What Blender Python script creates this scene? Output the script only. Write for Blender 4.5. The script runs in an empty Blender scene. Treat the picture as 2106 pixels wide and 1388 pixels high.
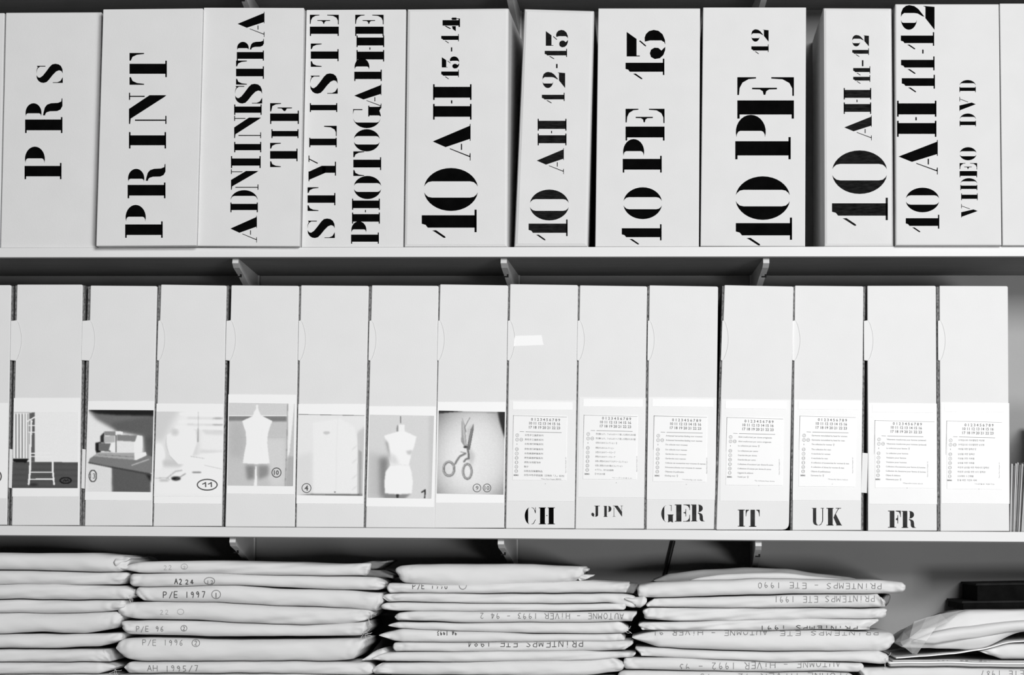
import bpy, bmesh, math, random
import numpy as np
from mathutils import Vector, Matrix, noise
from mathutils.bvhtree import BVHTree
from mathutils.geometry import tessellate_polygon

# ------------------------------------------------------------------ camera, light, exposure
SC = bpy.context.scene
COL = SC.collection
F, PX, PY = 4800.0, 1053.0, 694.0          # focal length and centre of the 2106 x 1388 frame
D, ZC = 3.168, 1.50                        # the shelf fronts stand 3.17 m from the lens
YW = 0.224                                 # wall behind the 22 cm deep shelves
ey = np.array([1340 - PX, -(1110 - PY), -F]); ey /= np.linalg.norm(ey)
rr = math.radians(0.1)
ez = np.array([math.sin(rr), math.cos(rr), 0.0]); ez -= (ez @ ey) * ey; ez /= np.linalg.norm(ez)
RW = np.array([np.cross(ey, ez), ey, ez])  # camera axes -> room axes
cam = bpy.data.cameras.new('camera'); camo = bpy.data.objects.new('camera', cam); COL.objects.link(camo)
cam.sensor_width = 36.0; cam.lens = F / 2106 * 36.0; cam.clip_start = 0.05; cam.clip_end = 50
m3 = Matrix([list(r) for r in RW])
camo.matrix_world = Matrix.Translation((0, -D, ZC)) @ m3.to_4x4()
SC.camera = camo
SC.view_settings.view_transform = 'Standard'; SC.view_settings.look = 'None'
SC.view_settings.gamma = 1.0; SC.view_settings.use_curve_mapping = False
SC.view_settings.exposure = -0.37
w = bpy.data.worlds.new('room_light'); SC.world = w; w.use_nodes = True
w.node_tree.nodes['Background'].inputs[0].default_value = (1, 1, 1, 1)
w.node_tree.nodes['Background'].inputs[1].default_value = 0.025
def area(name, loc, target, sx, sy, power):
    l = bpy.data.lights.new(name, 'AREA'); l.shape = 'RECTANGLE'; l.size = sx; l.size_y = sy; l.energy = power
    o = bpy.data.objects.new(name, l); COL.objects.link(o); o.location = loc
    o.rotation_euler = (Vector(target) - Vector(loc)).to_track_quat('-Z', 'Y').to_euler()
    return o
area('window_light', (1.25, -4.6, 3.0), (-0.2, 0, 1.55), 1.5, 1.2, 270)
area('low_fill_light', (1.9, -4.2, 1.05), (0.2, 0, 1.5), 0.8, 0.6, 82)  # low fill added to light the wall and undersides below the shelves

def un(x, y, Y=0.0):
    """the point of the plane y = Y that pixel (x, y) of the photograph shows"""
    d = RW @ np.array([x - PX, -(y - PY), -F]); t = (Y + D) / d[1]
    return Vector((d[0] * t, Y, ZC + d[2] * t))
PXM = D / F                                 # metres per pixel at the shelf fronts

# ------------------------------------------------------------------ materials
def lin(v):
    v = v / 255.0
    return v / 12.92 if v <= 0.04045 else ((v + 0.055) / 1.055) ** 2.4
MATS = {}
def mat(name, alb, rough=0.65, var=0.03, scale=30, bump=0.0, bscale=400, stretch=(1, 1, 1), spec=0.3, detail=4):
    if name in MATS: return MATS[name]
    m = bpy.data.materials.new(name); m.use_nodes = True; nt = m.node_tree; N = nt.nodes; L = nt.links
    b = N['Principled BSDF']; b.inputs['Roughness'].default_value = rough
    b.inputs['Specular IOR Level'].default_value = spec
    tc = N.new('ShaderNodeTexCoord'); mp = N.new('ShaderNodeMapping'); mp.inputs['Scale'].default_value = stretch
    L.new(tc.outputs['Object'], mp.inputs['Vector'])
    n = N.new('ShaderNodeTexNoise'); n.inputs['Scale'].default_value = scale; n.inputs['Detail'].default_value = detail
    L.new(mp.outputs[0], n.inputs['Vector'])
    r = N.new('ShaderNodeMapRange'); r.inputs['From Min'].default_value = 0.25; r.inputs['From Max'].default_value = 0.75
    r.inputs['To Min'].default_value = alb * (1 - var); r.inputs['To Max'].default_value = alb * (1 + var)
    L.new(n.outputs['Fac'], r.inputs['Value'])
    c = N.new('ShaderNodeCombineColor')
    for i in range(3): L.new(r.outputs[0], c.inputs[i])
    L.new(c.outputs[0], b.inputs['Base Color'])
    if bump:
        n2 = N.new('ShaderNodeTexNoise'); n2.inputs['Scale'].default_value = bscale; n2.inputs['Detail'].default_value = 3
        L.new(mp.outputs[0], n2.inputs['Vector'])
        bp = N.new('ShaderNodeBump'); bp.inputs['Strength'].default_value = 0.6; bp.inputs['Distance'].default_value = bump
        L.new(n2.outputs['Fac'], bp.inputs['Height']); L.new(bp.outputs[0], b.inputs['Normal'])
    MATS[name] = m; return m
CARD = mat('white_cardboard', 0.72, 0.6, 0.015, 25, 0.00015, 500)
CARDT = mat('white_boxboard', 0.665, 0.7, 0.02, 25, 0.0002, 600)
TAB = mat('pale_tab_card', 0.74, 0.6, 0.01, 30)
PAPER = mat('white_paper', 0.87, 0.45, 0.008, 20)
SLEEVE = mat('frosted_sleeve', 0.80, 0.25, 0.012, 14, 0.0003, 30, spec=0.4)
PAGE = mat('printed_page_paper', 0.83, 0.35, 0.012, 14, 0.0002, 30)
INK = mat('black_stencil_ink', 0.003, 0.9, 0.3, 60, spec=0.0)
INK2 = mat('streaky_black_ink', 0.009, 0.7, 0.9, 90, stretch=(1, 1, 5), spec=0.03)
INK3 = mat('faded_stencil_ink', 0.03, 0.7, 0.5, 80, spec=0.05)
PRINT = mat('grey_print', 0.30, 0.6, 0.1, 60)
PRINTD = mat('dark_print', 0.10, 0.6, 0.1, 60)
PENCIL = mat('grey_marker', 0.22, 0.8, 0.35, 160, spec=0.1)
PENCILL = mat('faint_marker', 0.42, 0.8, 0.2, 160, spec=0.1)
PENCILD = mat('dark_marker', 0.09, 0.8, 0.4, 160, spec=0.1)
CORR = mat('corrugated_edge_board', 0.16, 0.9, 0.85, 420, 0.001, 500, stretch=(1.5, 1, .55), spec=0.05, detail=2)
SLIT = mat('cut_line_shade', 0.42, 0.8, 0.05, 40, spec=0.05)  # shade of the slit put into a thin grey ribbon
SHELF = mat('white_laminate_shelf', 0.70, 0.45, 0.012, 6, 0.0001, 80)
UNDER = mat('shaded_shelf_underside', 0.17, 0.8, 0.08, 40, stretch=(.3, 2, 1))  # darker than the white board, its shade put into the colour
WALL = mat('painted_plaster_wall', 0.36, 0.9, 0.03, 12, 0.0004, 150, spec=0.05)
FLOOR = mat('dark_floor', 0.10, 0.6, 0.15, 5)
METAL = mat('white_lacquered_steel', 0.60, 0.4, 0.02, 10)
BLACK = mat('black_slot', 0.01, 0.8, 0.2, 10, spec=0.05)
BLKBOX = mat('black_box_board', 0.005, 0.8, 0.4, 60, 0.0003, 300, spec=0.03)
CLOTH = mat('unbleached_calico', 0.69, 0.92, 0.035, 14, 0.0012, 55, stretch=(.5, 1, 1.6), spec=0.05)
CLOTHD = mat('dark_grey_cloth', 0.16, 0.95, 0.2, 30, 0.001, 80, spec=0.02)  # darker grey cloth for a few folded ends
MAGA = mat('booklet_cover', 0.42, 0.5, 0.1, 40)
MAGD = mat('dark_booklet_cover', 0.12, 0.5, 0.2, 40)
CABLE = mat('black_cable_rubber', 0.015, 0.5, 0.2, 40)
FOLD = mat('kraft_folder', 0.45, 0.6, 0.06, 30)
def film():
    m = bpy.data.materials.new('clear_plastic_film'); m.use_nodes = True; N = m.node_tree.nodes; L = m.node_tree.links
    b = N['Principled BSDF']; b.inputs['Base Color'].default_value = (.75, .75, .75, 1); b.inputs['Roughness'].default_value = 0.18
    b.inputs['Specular IOR Level'].default_value = 0.7
    t = N.new('ShaderNodeBsdfTransparent'); mx = N.new('ShaderNodeMixShader'); mx.inputs[0].default_value = 0.42
    L.new(t.outputs[0], mx.inputs[1]); L.new(b.outputs[0], mx.inputs[2]); L.new(mx.outputs[0], N['Material Output'].inputs[0])
    return m
FILM = film()

# ------------------------------------------------------------------ object helpers
def mesh(name, vs, fs, m, parent=None, smooth=False):
    me = bpy.data.meshes.new(name); me.from_pydata([tuple(v) for v in vs], [], fs); me.update()
    if m: me.materials.append(m)
    if smooth: me.polygons.foreach_set('use_smooth', [True] * len(me.polygons))
    o = bpy.data.objects.new(name, me); COL.objects.link(o)
    if parent is not None:
        o.parent = parent; o.matrix_parent_inverse = Matrix.Translation(-parent.location)
    return o
def thing(name, label, cat, loc, group=None):
    o = bpy.data.objects.new(name, None); COL.objects.link(o); o.location = loc; o.empty_display_size = .05
    o['label'] = label; o['category'] = cat
    if group: o['group'] = group
    return o
def tag(o, label, cat, group=None):
    o['label'] = label; o['category'] = cat
    if group: o['group'] = group
    return o
def boxmesh(x0, x1, y0, y1, z0, z1):
    v = [(x, y, z) for z in (z0, z1) for y in (y0, y1) for x in (x0, x1)]
    return v, [(0, 2, 3, 1), (4, 5, 7, 6), (0, 1, 5, 4), (2, 6, 7, 3), (0, 4, 6, 2), (1, 3, 7, 5)]
def join(parts):
    V, Fc = [], []
    for v, f in parts:
        o = len(V); V += [tuple(a) for a in v]; Fc += [tuple(i + o for i in q) for q in f]
    return V, Fc

def rounded(q, rad):
    """px quad TL,TR,BR,BL -> outline with rounded corners, rad per corner"""
    out = []
    for i in range(4):
        p = np.array(q[i], float); a = np.array(q[i - 1], float); b = np.array(q[(i + 1) % 4], float); r = rad[i]
        ua = (a - p) / np.linalg.norm(a - p); ub = (b - p) / np.linalg.norm(b - p)
        if r < .3: out.append(tuple(p)); continue
        s, e = p + ua * r, p + ub * r
        for t in (0, .25, .5, .75, 1): out.append(tuple((1 - t) ** 2 * s + 2 * t * (1 - t) * p + t * t * e))
    return out
def prism(q, rad, yf, yb, bev=0.0012, zmin=None, back_shift=0.0):
    """closed carton: front outline in the plane yf, straight sides back to yb, softened front edge"""
    o = rounded(q, rad); n = len(o)
    P = [un(x, y, yf) for x, y in o]
    if zmin is not None:
        zl = min(p.z for p in P)
        P = [Vector((p.x, p.y, max(p.z, zmin) if p.z < zmin + .012 and p.z > zl + .012 else (zmin + (p.z - zl) if p.z < zl + .012 else p.z))) for p in P]
    c = sum(P, Vector()) / n
    hx = max(abs(p.x - c.x) for p in P); hz = max(abs(p.z - c.z) for p in P)
    ins = [Vector((c.x + (p.x - c.x) * (1 - bev / hx), yf, c.z + (p.z - c.z) * (1 - bev / hz))) for p in P]
    mid = [Vector((c.x + (p.x - c.x) * (1 - .3 * bev / hx), yf + bev * .3, c.z + (p.z - c.z) * (1 - .3 * bev / hz))) for p in P]
    sid = [Vector((p.x, yf + bev, p.z)) for p in P]
    bk = [Vector((p.x + back_shift, yb, p.z)) for p in P]
    V = ins + mid + sid + bk; Fc = [tuple(range(n))[::-1]]
    for k in range(3):
        for i in range(n):
            j = (i + 1) % n
            Fc.append((k * n + i, k * n + j, (k + 1) * n + j, (k + 1) * n + i))
    Fc.append(tuple(3 * n + i for i in range(n)))
    return V, Fc
def sheet(q, yf, th=0.0004):
    """thin card lying on a carton front"""
    a = [un(x, y, yf) for x, y in q]; b = [Vector((p.x, p.y + th, p.z)) for p in a]
    return a + b, [(3, 2, 1, 0)] + [(i, (i + 1) % 4, 4 + (i + 1) % 4, 4 + i) for i in range(4)]

# ------------------------------------------------------------------ stencil alphabet (unit square, u along the word, v up)
def cres(uc, ru, vm, rv, ut, uf, s, t0=None, t1=None):
    tm = math.acos(max(-1, min(1, s * (ut - uc) / ru)))
    a = tm if t0 is None else t0; b = -tm if t1 is None else t1
    o = [(uc + s * ru * math.cos(a + (b - a) * i / 16), vm + rv * math.sin(a + (b - a) * i / 16)) for i in range(17)]
    i_ = [(ut + (uf - ut) * .45, vm - .93 * rv), (ut + (uf - ut) * .85, vm - .84 * rv), (uf, vm - .7 * rv),
          (uf, vm + .7 * rv), (ut + (uf - ut) * .85, vm + .84 * rv), (ut + (uf - ut) * .45, vm + .93 * rv)]
    return o + i_
def R(a, b, c, d): return [(a, c), (b, c), (b, d), (a, d)]
S_ = .04
G = {
 'I': [R(.2, .8, 0, 1), R(0, 1, 0, S_), R(0, 1, 1 - S_, 1)],
 'P': [R(.087, .407, 0, 1), R(0, .5, 0, S_), R(0, .12, 1 - S_, 1), cres(.62, .38, .72, .27, .5, .64, 1)],
 'R': [R(.08, .39, 0, 1), R(0, .46, 0, S_), R(0, .1, 1 - S_, 1), cres(.58, .28, .775, .215, .48, .57, 1),
       [(.51, .52), (.6, .505), (.74, .47), (.82, .41), (.86, .3), (.87, .12), (.91, .03), (1, .02), (1, 0), (.78, 0), (.68, .05), (.635, .14), (.63, .33), (.6, .42), (.56, .455), (.51, .465)]],
 'S': [[(.40, 1), (.24, .985), (.1, .92), (.02, .83), (0, .73), (.04, .62), (.16, .53), (.42, .38), (.6, .25), (.66, .14), (.62, .05), (.5, 0),
        (.72, .015), (.88, .07), (.97, .16), (1, .28), (.97, .4), (.84, .5), (.56, .65), (.36, .77), (.27, .87), (.29, .94)],
       [(.5, 1), (.66, .985), (.78, .94), (.83, .88), (.84, .92), (.79, .97), (.66, 1)], R(.85, .89, .66, .98), [(.8, .95), (.85, .86), (.85, .96)],
       [(0, .0), (.3, .0), (.1, .09), (.035, .2), (.03, .38), (0, .38)]],
 'N': [R(.1, .14, .03, .84), R(0, .26, 0, .03), [(0, 1), (.48, 1), (.92, .45), (.92, 0), (.86, .06), (.17, .955), (.0, .97)], R(.865, .9, .58, .98), R(.77, 1, .97, 1)],
 'T': [R(.345, .66, 0, 1), R(.24, .76, 0, S_), [(.24, 1), (0, 1), (0, .61), (.03, .61), (.055, .8), (.12, .92), (.24, .965)],
       [(.76, 1), (1, 1), (1, .61), (.97, .61), (.945, .8), (.88, .92), (.76, .965)]],
 'E': [R(.1, .44, 0, 1), R(0, .12, 0, S_), R(0, .12, 1 - S_, 1),
       [(.57, 1), (1, 1), (1, .67), (.97, .67), (.955, .8), (.87, .91), (.74, .96), (.57, .972)],
       [(.55, 0), (1, 0), (1, .4), (.968, .4), (.95, .2), (.86, .08), (.73, .03), (.55, .028)],
       [(.745, .3), (.745, .74), (.71, .74), (.705, .6), (.66, .55), (.575, .535), (.575, .505), (.66, .49), (.705, .44), (.71, .3)]],
 'F': [R(.14, .5, 0, 1), R(0, .64, 0, S_), R(0, .16, 1 - S_, 1), [(.6, 1), (1, 1), (1, .62), (.965, .62), (.94, .8), (.86, .92), (.6, .965)],
       [(.79, .24), (.79, .74), (.75, .74), (.74, .6), (.62, .52), (.62, .47), (.74, .42), (.75, .24)]],
 'L': [R(.09, .4, 0, 1), R(0, .44, 0, S_), R(0, .44, 1 - S_, 1), [(.52, 0), (1, 0), (1, .46), (.955, .46), (.93, .22), (.83, .08), (.7, .03), (.52, .028)]],
 'A': [[(.52, 1), (.95, .02), (1, .02), (1, 0), (.54, 0), (.54, .02), (.59, .02), (.365, .66)], [(.335, .55), (.31, .545), (.09, .02), (.0, .02), (0, 0), (.2, 0), (.2, .02), (.125, .03)],
       R(.29, .455, .225, .255)],
 'H': [R(.08, .38, 0, 1), R(.62, .925, 0, 1), R(0, .443, 0, S_), R(0, .443, 1 - S_, 1), R(.557, 1, 0, S_), R(.557, 1, 1 - S_, 1), R(.455, .545, .5, .535)],
 'D': [R(.1, .38, 0, 1), R(0, .44, 0, S_), R(0, .44, 1 - S_, 1), cres(.52, .48, .5, .5, .56, .74, 1)],
 'O': [cres(.5, .5, .5, .5, .43, .31, -1), cres(.5, .5, .5, .5, .57, .69, 1)],
 'G': [cres(.5, .5, .5, .5, .42, .24, -1), [(.6, 1), (.78, .96), (.78, .66), (.82, .66), (.82, 1), (.78, .99), (.62, 1)], R(.55, .92, .06, .42), R(.5, .97, .41, .45), [(.55, .06), (.5, 0), (.56, 0), (.75, .05), (.86, .0), (.95, 0), (.92, .07)]],
 'C': [cres(.5, .5, .5, .5, .42, .3, -1), [(.6, 1), (.78, .97), (.93, .8), (.93, 1), (.97, 1), (.97, .66), (.92, .66), (.84, .86), (.74, .95), (.6, .98)], [(.6, 0), (.8, .04), (.98, .28), (.93, .28), (.76, .07), (.6, .02)]],
 'Y': [R(.33, .6, 0, .5), R(.22, .76, 0, S_), [(0, 1), (.38, 1), (.38, .97), (.6, .52), (.6, .38), (.33, .38), (.06, .97), (0, .97)], [(.68, .68), (.71, .65), (.88, .97), (1, .97), (1, 1), (.75, 1), (.75, .97), (.84, .97)]],
 'V': [[(0, 1), (.4, 1), (.4, .97), (.6, .25), (.48, 0), (.06, .97), (0, .97)], [(.62, .48), (.65, .46), (.87, .97), (1, .97), (1, 1), (.68, 1), (.68, .97), (.83, .97)]],
 'U': [[(.0, 1), (.4, 1), (.36, .97), (.36, .2), (.4, .09), (.5, .02), (.5, 0), (.3, .02), (.14, .1), (.09, .22), (.09, .97), (0, .97)], [(.56, 0), (.75, .03), (.9, .2), (.93, .3), (.93, .97), (1, .97), (1, 1), (.74, 1), (.74, .97), (.86, .97), (.86, .28), (.8, .14), (.7, .06), (.56, .025)]],
 'K': [R(.1, .4, 0, 1), R(0, .46, 0, S_), R(0, .46, 1 - S_, 1), [(.45, .46), (.6, .66), (.95, .05), (1, .03), (1, 0), (.6, 0), (.66, .04)], [(.5, .56), (.53, .54), (.8, .96), (.95, .97), (.95, 1), (.6, 1), (.6, .97), (.75, .96)]],
 'J': [R(.5, .8, .14, 1), R(.35, 1, 1 - S_, 1), [(.8, .16), (.78, .08), (.62, 0), (.46, 0), (.46, .03), (.52, .14)], [(.0, .25), (.04, .12), (.18, .02), (.4, 0), (.3, .06), (.36, .15), (.32, .27), (.2, .36), (.06, .34)]],
 '1': [[(.36, 0), (.80, 0), (.80, 1), (.5, 1), (.46, .93), (.36, .89)], R(.2, 1, 0, .038), [(.26, .81), (.22, .77), (0, .6), (0, .565), (.05, .575), (.27, .74)]],
 '0': [cres(.5, .5, .5, .5, .43, .31, -1), cres(.5, .5, .5, .5, .57, .69, 1)],
 '2': [cres(.46, .46, .76, .24, .4, .28, -1), [(.52, 1), (.7, .99), (.87, .94), (.97, .85), (1, .75), (.96, .6), (.84, .48), (.53, .3), (.55, .36), (.66, .5), (.68, .6), (.68, .9), (.62, .96)],
       [(0, 0), (.93, 0), (.97, .34), (.92, .27), (.47, .27)]],
 '3': [[(.09, 1), (.93, 1), (.69, .745), (.12, .745), (.12, .66), (.09, .66)], [(.617, .68), (.64, .65), (.455, .49), (.43, .515)],
       [(.6, .53), (.62, .46), (.64, .4), (.64, .1), (.58, .03), (.5, 0), (.66, .01), (.85, .07), (.97, .18), (1, .3), (.96, .42), (.86, .5), (.74, .535)],
       [(0, .27), (.03, .14), (.14, .05), (.3, .005), (.42, 0), (.36, .05), (.29, .1), (.38, .18), (.39, .28), (.32, .37), (.2, .4), (.07, .37)]],
 '4': [R(.4, .78, 0, 1), R(.3, .9, 0, .08), [(.36, .88), (.38, .8), (.2, .52), (.15, .56)], [(0, .24), (.36, .24), (.36, .46), (.16, .42)], R(.8, .96, .2, .46), R(.86, .9, .08, .5)],
 '-': [R(0, 1, 0, 1)],
}
def tess(pts):
    return [tuple(t) for t in tessellate_polygon([[Vector((a, b, 0)) for a, b in pts]])]
def glyph2d(ch, box, rot):
    """polygons of one stencilled character in photograph pixels; rot: letters climb the spine"""
    x0, y0, x1, y1 = box; out = []
    for pl in G[ch]:
        if rot: out.append([(x1 - (x1 - x0) * v, y1 - (y1 - y0) * u) for u, v in pl])
        else: out.append([(x0 + (x1 - x0) * u, y1 - (y1 - y0) * v) for u, v in pl])
    return out
def flat2d(polys, Y):
    V, Fc = [], []
    for pl in polys:
        t = tess(pl); o = len(V)
        V += [un(x, y, Y) for x, y in pl]; Fc += [tuple(o + i for i in q) for q in t]
    return V, Fc
def ringpoly(cx, cy, rx, ry, wd, n=28):
    out = []
    for i in range(n):
        a, b = 2 * math.pi * i / n, 2 * math.pi * (i + 1) / n
        out.append([(cx + rx * math.cos(a), cy + ry * math.sin(a)), (cx + rx * math.cos(b), cy + ry * math.sin(b)),
                    (cx + (rx - wd) * math.cos(b), cy + (ry - wd) * math.sin(b)), (cx + (rx - wd) * math.cos(a), cy + (ry - wd) * math.sin(a))])
    return out
# ------------------------------------------------------------------ printed text from Blender's own built-in font
_tc = {}
def text2d(s, bold=0.0):
    k = (s, bold)
    if k in _tc: return _tc[k]
    c = bpy.data.curves.new('t', 'FONT'); c.body = s; c.size = 1; c.resolution_u = 2; c.offset = bold
    o = bpy.data.objects.new('t', c); COL.objects.link(o)
    dg = bpy.context.evaluated_depsgraph_get(); e = o.evaluated_get(dg); me = e.to_mesh(); me.calc_loop_triangles()
    V = [(v.co.x, v.co.y) for v in me.vertices]; T = [tuple(t.vertices) for t in me.loop_triangles]
    e.to_mesh_clear(); bpy.data.objects.remove(o); bpy.data.curves.remove(c)
    _tc[k] = (V, T); return V, T
def puttext(s, x0, x1, y0, y1, size, Y, bold=0.0, slope=0.0, vert=False):
    V, T = text2d(s, bold)
    if not V: return [], []
    mx = max(v[0] for v in V); mn = min(v[0] for v in V); sx = (x1 - x0) / max(mx - mn, 1e-6) if x1 is not None else size
    if vert:
        sv = (y0 - y1) / max(mx - mn, 1e-6)
        return [un(x0 - v[1] * size, y0 - (v[0] - mn) * sv, Y) for v in V], T
    return [un(x0 + (v[0] - mn) * sx, y0 + slope * (v[0] - mn) * sx - v[1] * size, Y) for v in V], T

# ------------------------------------------------------------------ the setting
def struct(o): o['kind'] = 'structure'; return o
v, f = boxmesh(-2.6, 2.6, YW, YW + .12, 0, 3.0); struct(mesh('wall_back', v, f, WALL))
v, f = boxmesh(-2.6, 2.6, -4.2, YW, -.06, 0); struct(mesh('floor', v, f, FLOOR))

def zs(y, x=1053): return un(x, y, 0).z
SH = {  # shelf boards: (top px, bottom px) at the middle of the frame
 'top': (-72.0, -50.0), 'upper': (508.0, 529.3), 'middle': (1087.2, 1108.8), 'lower': (1440.0, 1462.0)}
SHZ = {k: (zs(a), zs(b)) for k, (a, b) in SH.items()}
lab = {'top': 'white shelf board cut off by the top of the picture, above the big lettered cartons',
       'upper': 'white shelf board carrying the big cartons with climbing stencilled words',
       'middle': 'white shelf board carrying the narrow boxes with photographs and country codes',
       'lower': 'white shelf board under the piles of cloth bundles, at the very bottom'}
SLOPE = {'top': 0, 'upper': (505.7 - 509) / 2, 'middle': 0, 'lower': 0}
for k, (a, b) in SHZ.items():
    t = thing('shelf_board', lab[k], 'shelf', (0, YW / 2, b), None)
    x0, x1 = -1.35, 1.15
    zl = zr = 0
    def sk(v):
        # the boards are not hung quite level
        e = {'top': 0.0, 'upper': 0.0008, 'middle': 0.0004, 'lower': 0}[k]
        return [(p[0], p[1], p[2] + e * p[0]) for p in v]
    v, f = boxmesh(x0, x1, 0.0, YW - .001, b + .0012, a); mesh('board', sk(v), f, SHELF, t)
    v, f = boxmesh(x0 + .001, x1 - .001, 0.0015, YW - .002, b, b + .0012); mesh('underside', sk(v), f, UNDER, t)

# uprights screwed to the wall and the brackets hooked into them
rails = [(523, 531, 490, 'left', 478), (1058, 1065, 1064, 'middle', 1030), (1546, 1554, 1553, 'right', 1570)]
RN = {'left': 'the first and second cloth pile', 'middle': 'the third cloth pile', 'right': 'the fourth cloth pile'}
for (xa, xb, xt, side, tip) in rails:
    p = un((xa + xb) / 2, 575, YW); t = thing('shelf_upright', 'pale slotted steel upright on the wall behind ' + RN[side], 'rail', (p.x, YW, .9))
    wd = .006
    ztop = 2.35; zbot = SHZ['lower'][1] - .12
    pr = [boxmesh(p.x - wd, p.x - wd + .003, YW - .009, YW, zbot, ztop), boxmesh(p.x + wd - .003, p.x + wd, YW - .009, YW, zbot, ztop), boxmesh(p.x - wd, p.x + wd, YW - .003, YW, zbot, ztop)]
    v, f = join(pr); mesh('channel', v, f, METAL, t)
    sl = []
    z = zbot + .02
    while z < ztop - .02:
        sl.append(boxmesh(p.x - .0016, p.x + .0016, YW - .0036, YW - .0028, z, z + .014)); z += .032
    v, f = join(sl); mesh('slots', v, f, BLACK, t)
    for lev, dx in (('top', 12), ('upper', 0), ('middle', -10 if side == 'right' else 0), ('lower', 0)):
        zb = SHZ[lev][1]
        ft = un(tip + (dx if lev != 'upper' else 6), SH[lev][1] + 5, 0.008)
        bx = p.x
        def bpt(s, y, z, q):  # s: -1/1 across, q: 0 at the wall, 1 at the tip
            cx = bx + (ft.x - bx) * q
            return (cx + s * .0042, y, z)
        prof = [(0.0, 0.0, YW - .002), (1.0, 0.0, .010), (1.0, -.007, .008), (.93, -.012, .020), (.7, -.018, .07), (.35, -.030, .145), (0.0, -.045, YW - .002)]
        V = [bpt(-1, y, zb + dz, q) for q, dz, y in prof] + [bpt(1, y, zb + dz, q) for q, dz, y in prof]
        n = len(prof); Fc = [tuple(range(n)), tuple(range(2 * n - 1, n - 1, -1))] + [(i, n + i, n + (i + 1) % n, (i + 1) % n) for i in range(n)]
        bt = thing('shelf_bracket', f'white tapering steel bracket under the {lev if lev != "lower" else "lowest"} shelf board, the {side} one', 'bracket', (ft.x, .01, zb), 'shelf brackets')
        mesh('arm', V, Fc, METAL, bt)
        a = Vector(bpt(0, .05, zb - .019, .82))
        v, f = boxmesh(a.x - .0034, a.x + .0034, a.y - .0035, a.y - .0005, a.z - .003, a.z - .0012)
        v2, f2 = boxmesh(a.x + .001, a.x + .0034, a.y - .0035, a.y - .0005, a.z - .0012, a.z + .0012)
        v, f = join([(v, f), (v2, f2)]); mesh('slot', v, f, BLACK, bt)

# cable hanging down the wall
pa, pb = un(1385, 1112, YW - .004), un(1362, 1200, YW - .004)
dv = (pb - pa).normalized(); pc = pb + dv * .12; pa2 = pa - dv * .0
V, Fc = [], []
for k in range(7):
    c = pa2 + (pc - pa2) * k / 6 + Vector((math.sin(k) * .0006, 0, 0))
    for i in range(8): V.append((c.x + .0032 * math.cos(i * math.pi / 4), c.y + .0032 * math.sin(i * math.pi / 4), c.z))
for k in range(6):
    for i in range(8): Fc.append((k * 8 + i, k * 8 + (i + 1) % 8, k * 8 + 8 + (i + 1) % 8, k * 8 + 8 + i))
tag(mesh('wall_cable', V, Fc, CABLE, smooth=True), 'black cable slanting down the wall between the middle and right brackets', 'cable')

# ------------------------------------------------------------------ upper row: big cartons
K = 0.389
def word(boxthing, text, glyphs, off, Y, m=INK, scale=K):
    k = 0
    for tok in text.split():
        polys = []
        for g in (glyphs[k:k + len(tok)] if tok != text.split()[-1] or len(text.split()) > 1 else glyphs):
            b = (g[1] * scale + off, g[2] * scale, g[3] * scale + off, g[4] * scale)
            polys += glyph2d(g[0], b, True)
        k += len(tok)
        v, f = flat2d(polys, Y - .0003)
        o = mesh('stencilled_lettering', v, f, m, boxthing); o['label'] = f'black stencilled lettering reading {tok}'
ztop_u = SHZ['upper'][0]
def bigbox(label, q, yf, rad=(1.5, 1.5, 1, 1), bev=.0012, yb=.215, bs=0, m=CARDT, lid=True):
    c = un((q[3][0] + q[2][0]) / 2, q[3][1], yf)
    t = thing('stencilled_carton', label, 'box', (c.x, .1, ztop_u), 'big cartons on the upper shelf')
    # bottoms stand on the board
    v, f = prism(q, rad, yf, yb, bev, ztop_u + .0003 + .0008 * c.x, bs)
    mesh('carton_body', v, f, m, t)
    return t
B = {}
B[0] = bigbox('blank edge of a white carton, first at the left edge of the upper shelf', [(-200, 28), (9, 26.5), (-1, 509), (-210, 509)], .003)
B[1] = bigbox('white carton lettered P R S, partly behind the PRINT carton', [(12, 26), (209, 25), (200, 509), (1, 509)], .004)
word(B[1], 'P R S', [('P', 130, 775, 325, 947), ('R', 133, 520, 330, 703), ('S', 193, 337, 332, 438)], 0, .004)
B[2] = bigbox('white carton lettered PRINT, standing proud of its neighbours', [(212, 19), (417, 17), (404, 505.5), (197.5, 506.5)], -.016, bev=.001)
word(B[2], 'PRINT', [('P', 662, 1083, 860, 1257), ('R', 675, 867, 875, 1048), ('I', 682, 698, 878, 785), ('N', 682, 490, 880, 655), ('T', 685, 280, 882, 448)], 0, -.016)
B[3] = bigbox('white carton with the two stencilled lines ADMINISTRA and TIF', [(419, 15.5), (625, 16), (616, 506.5), (406, 505.5)], -.010, bev=.001)
word(B[3], 'ADMINISTRA', [('A', 190, 1140, 330, 1282), ('D', 190, 1005, 335, 1122), ('N', 193, 895, 338, 1003), ('I', 193, 825, 350, 888), ('I', 210, 750, 353, 805),
     ('N', 210, 612, 352, 730), ('I', 210, 552, 355, 607), ('S', 215, 443, 358, 547), ('T', 220, 320, 367, 447), ('R', 224, 205, 367, 320), ('A', 228, 62, 370, 195)], 400, -.010)
word(B[3], 'TIF', [('T', 400, 755, 545, 883), ('I', 407, 683, 550, 730), ('F', 400, 545, 552, 655)], 400, -.010)
B[4] = bigbox('white carton with the two stencilled lines STYLISTE and PHOTOGAPHE', [(630, 20), (835, 19), (829, 508), (620, 508)], .002)
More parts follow.
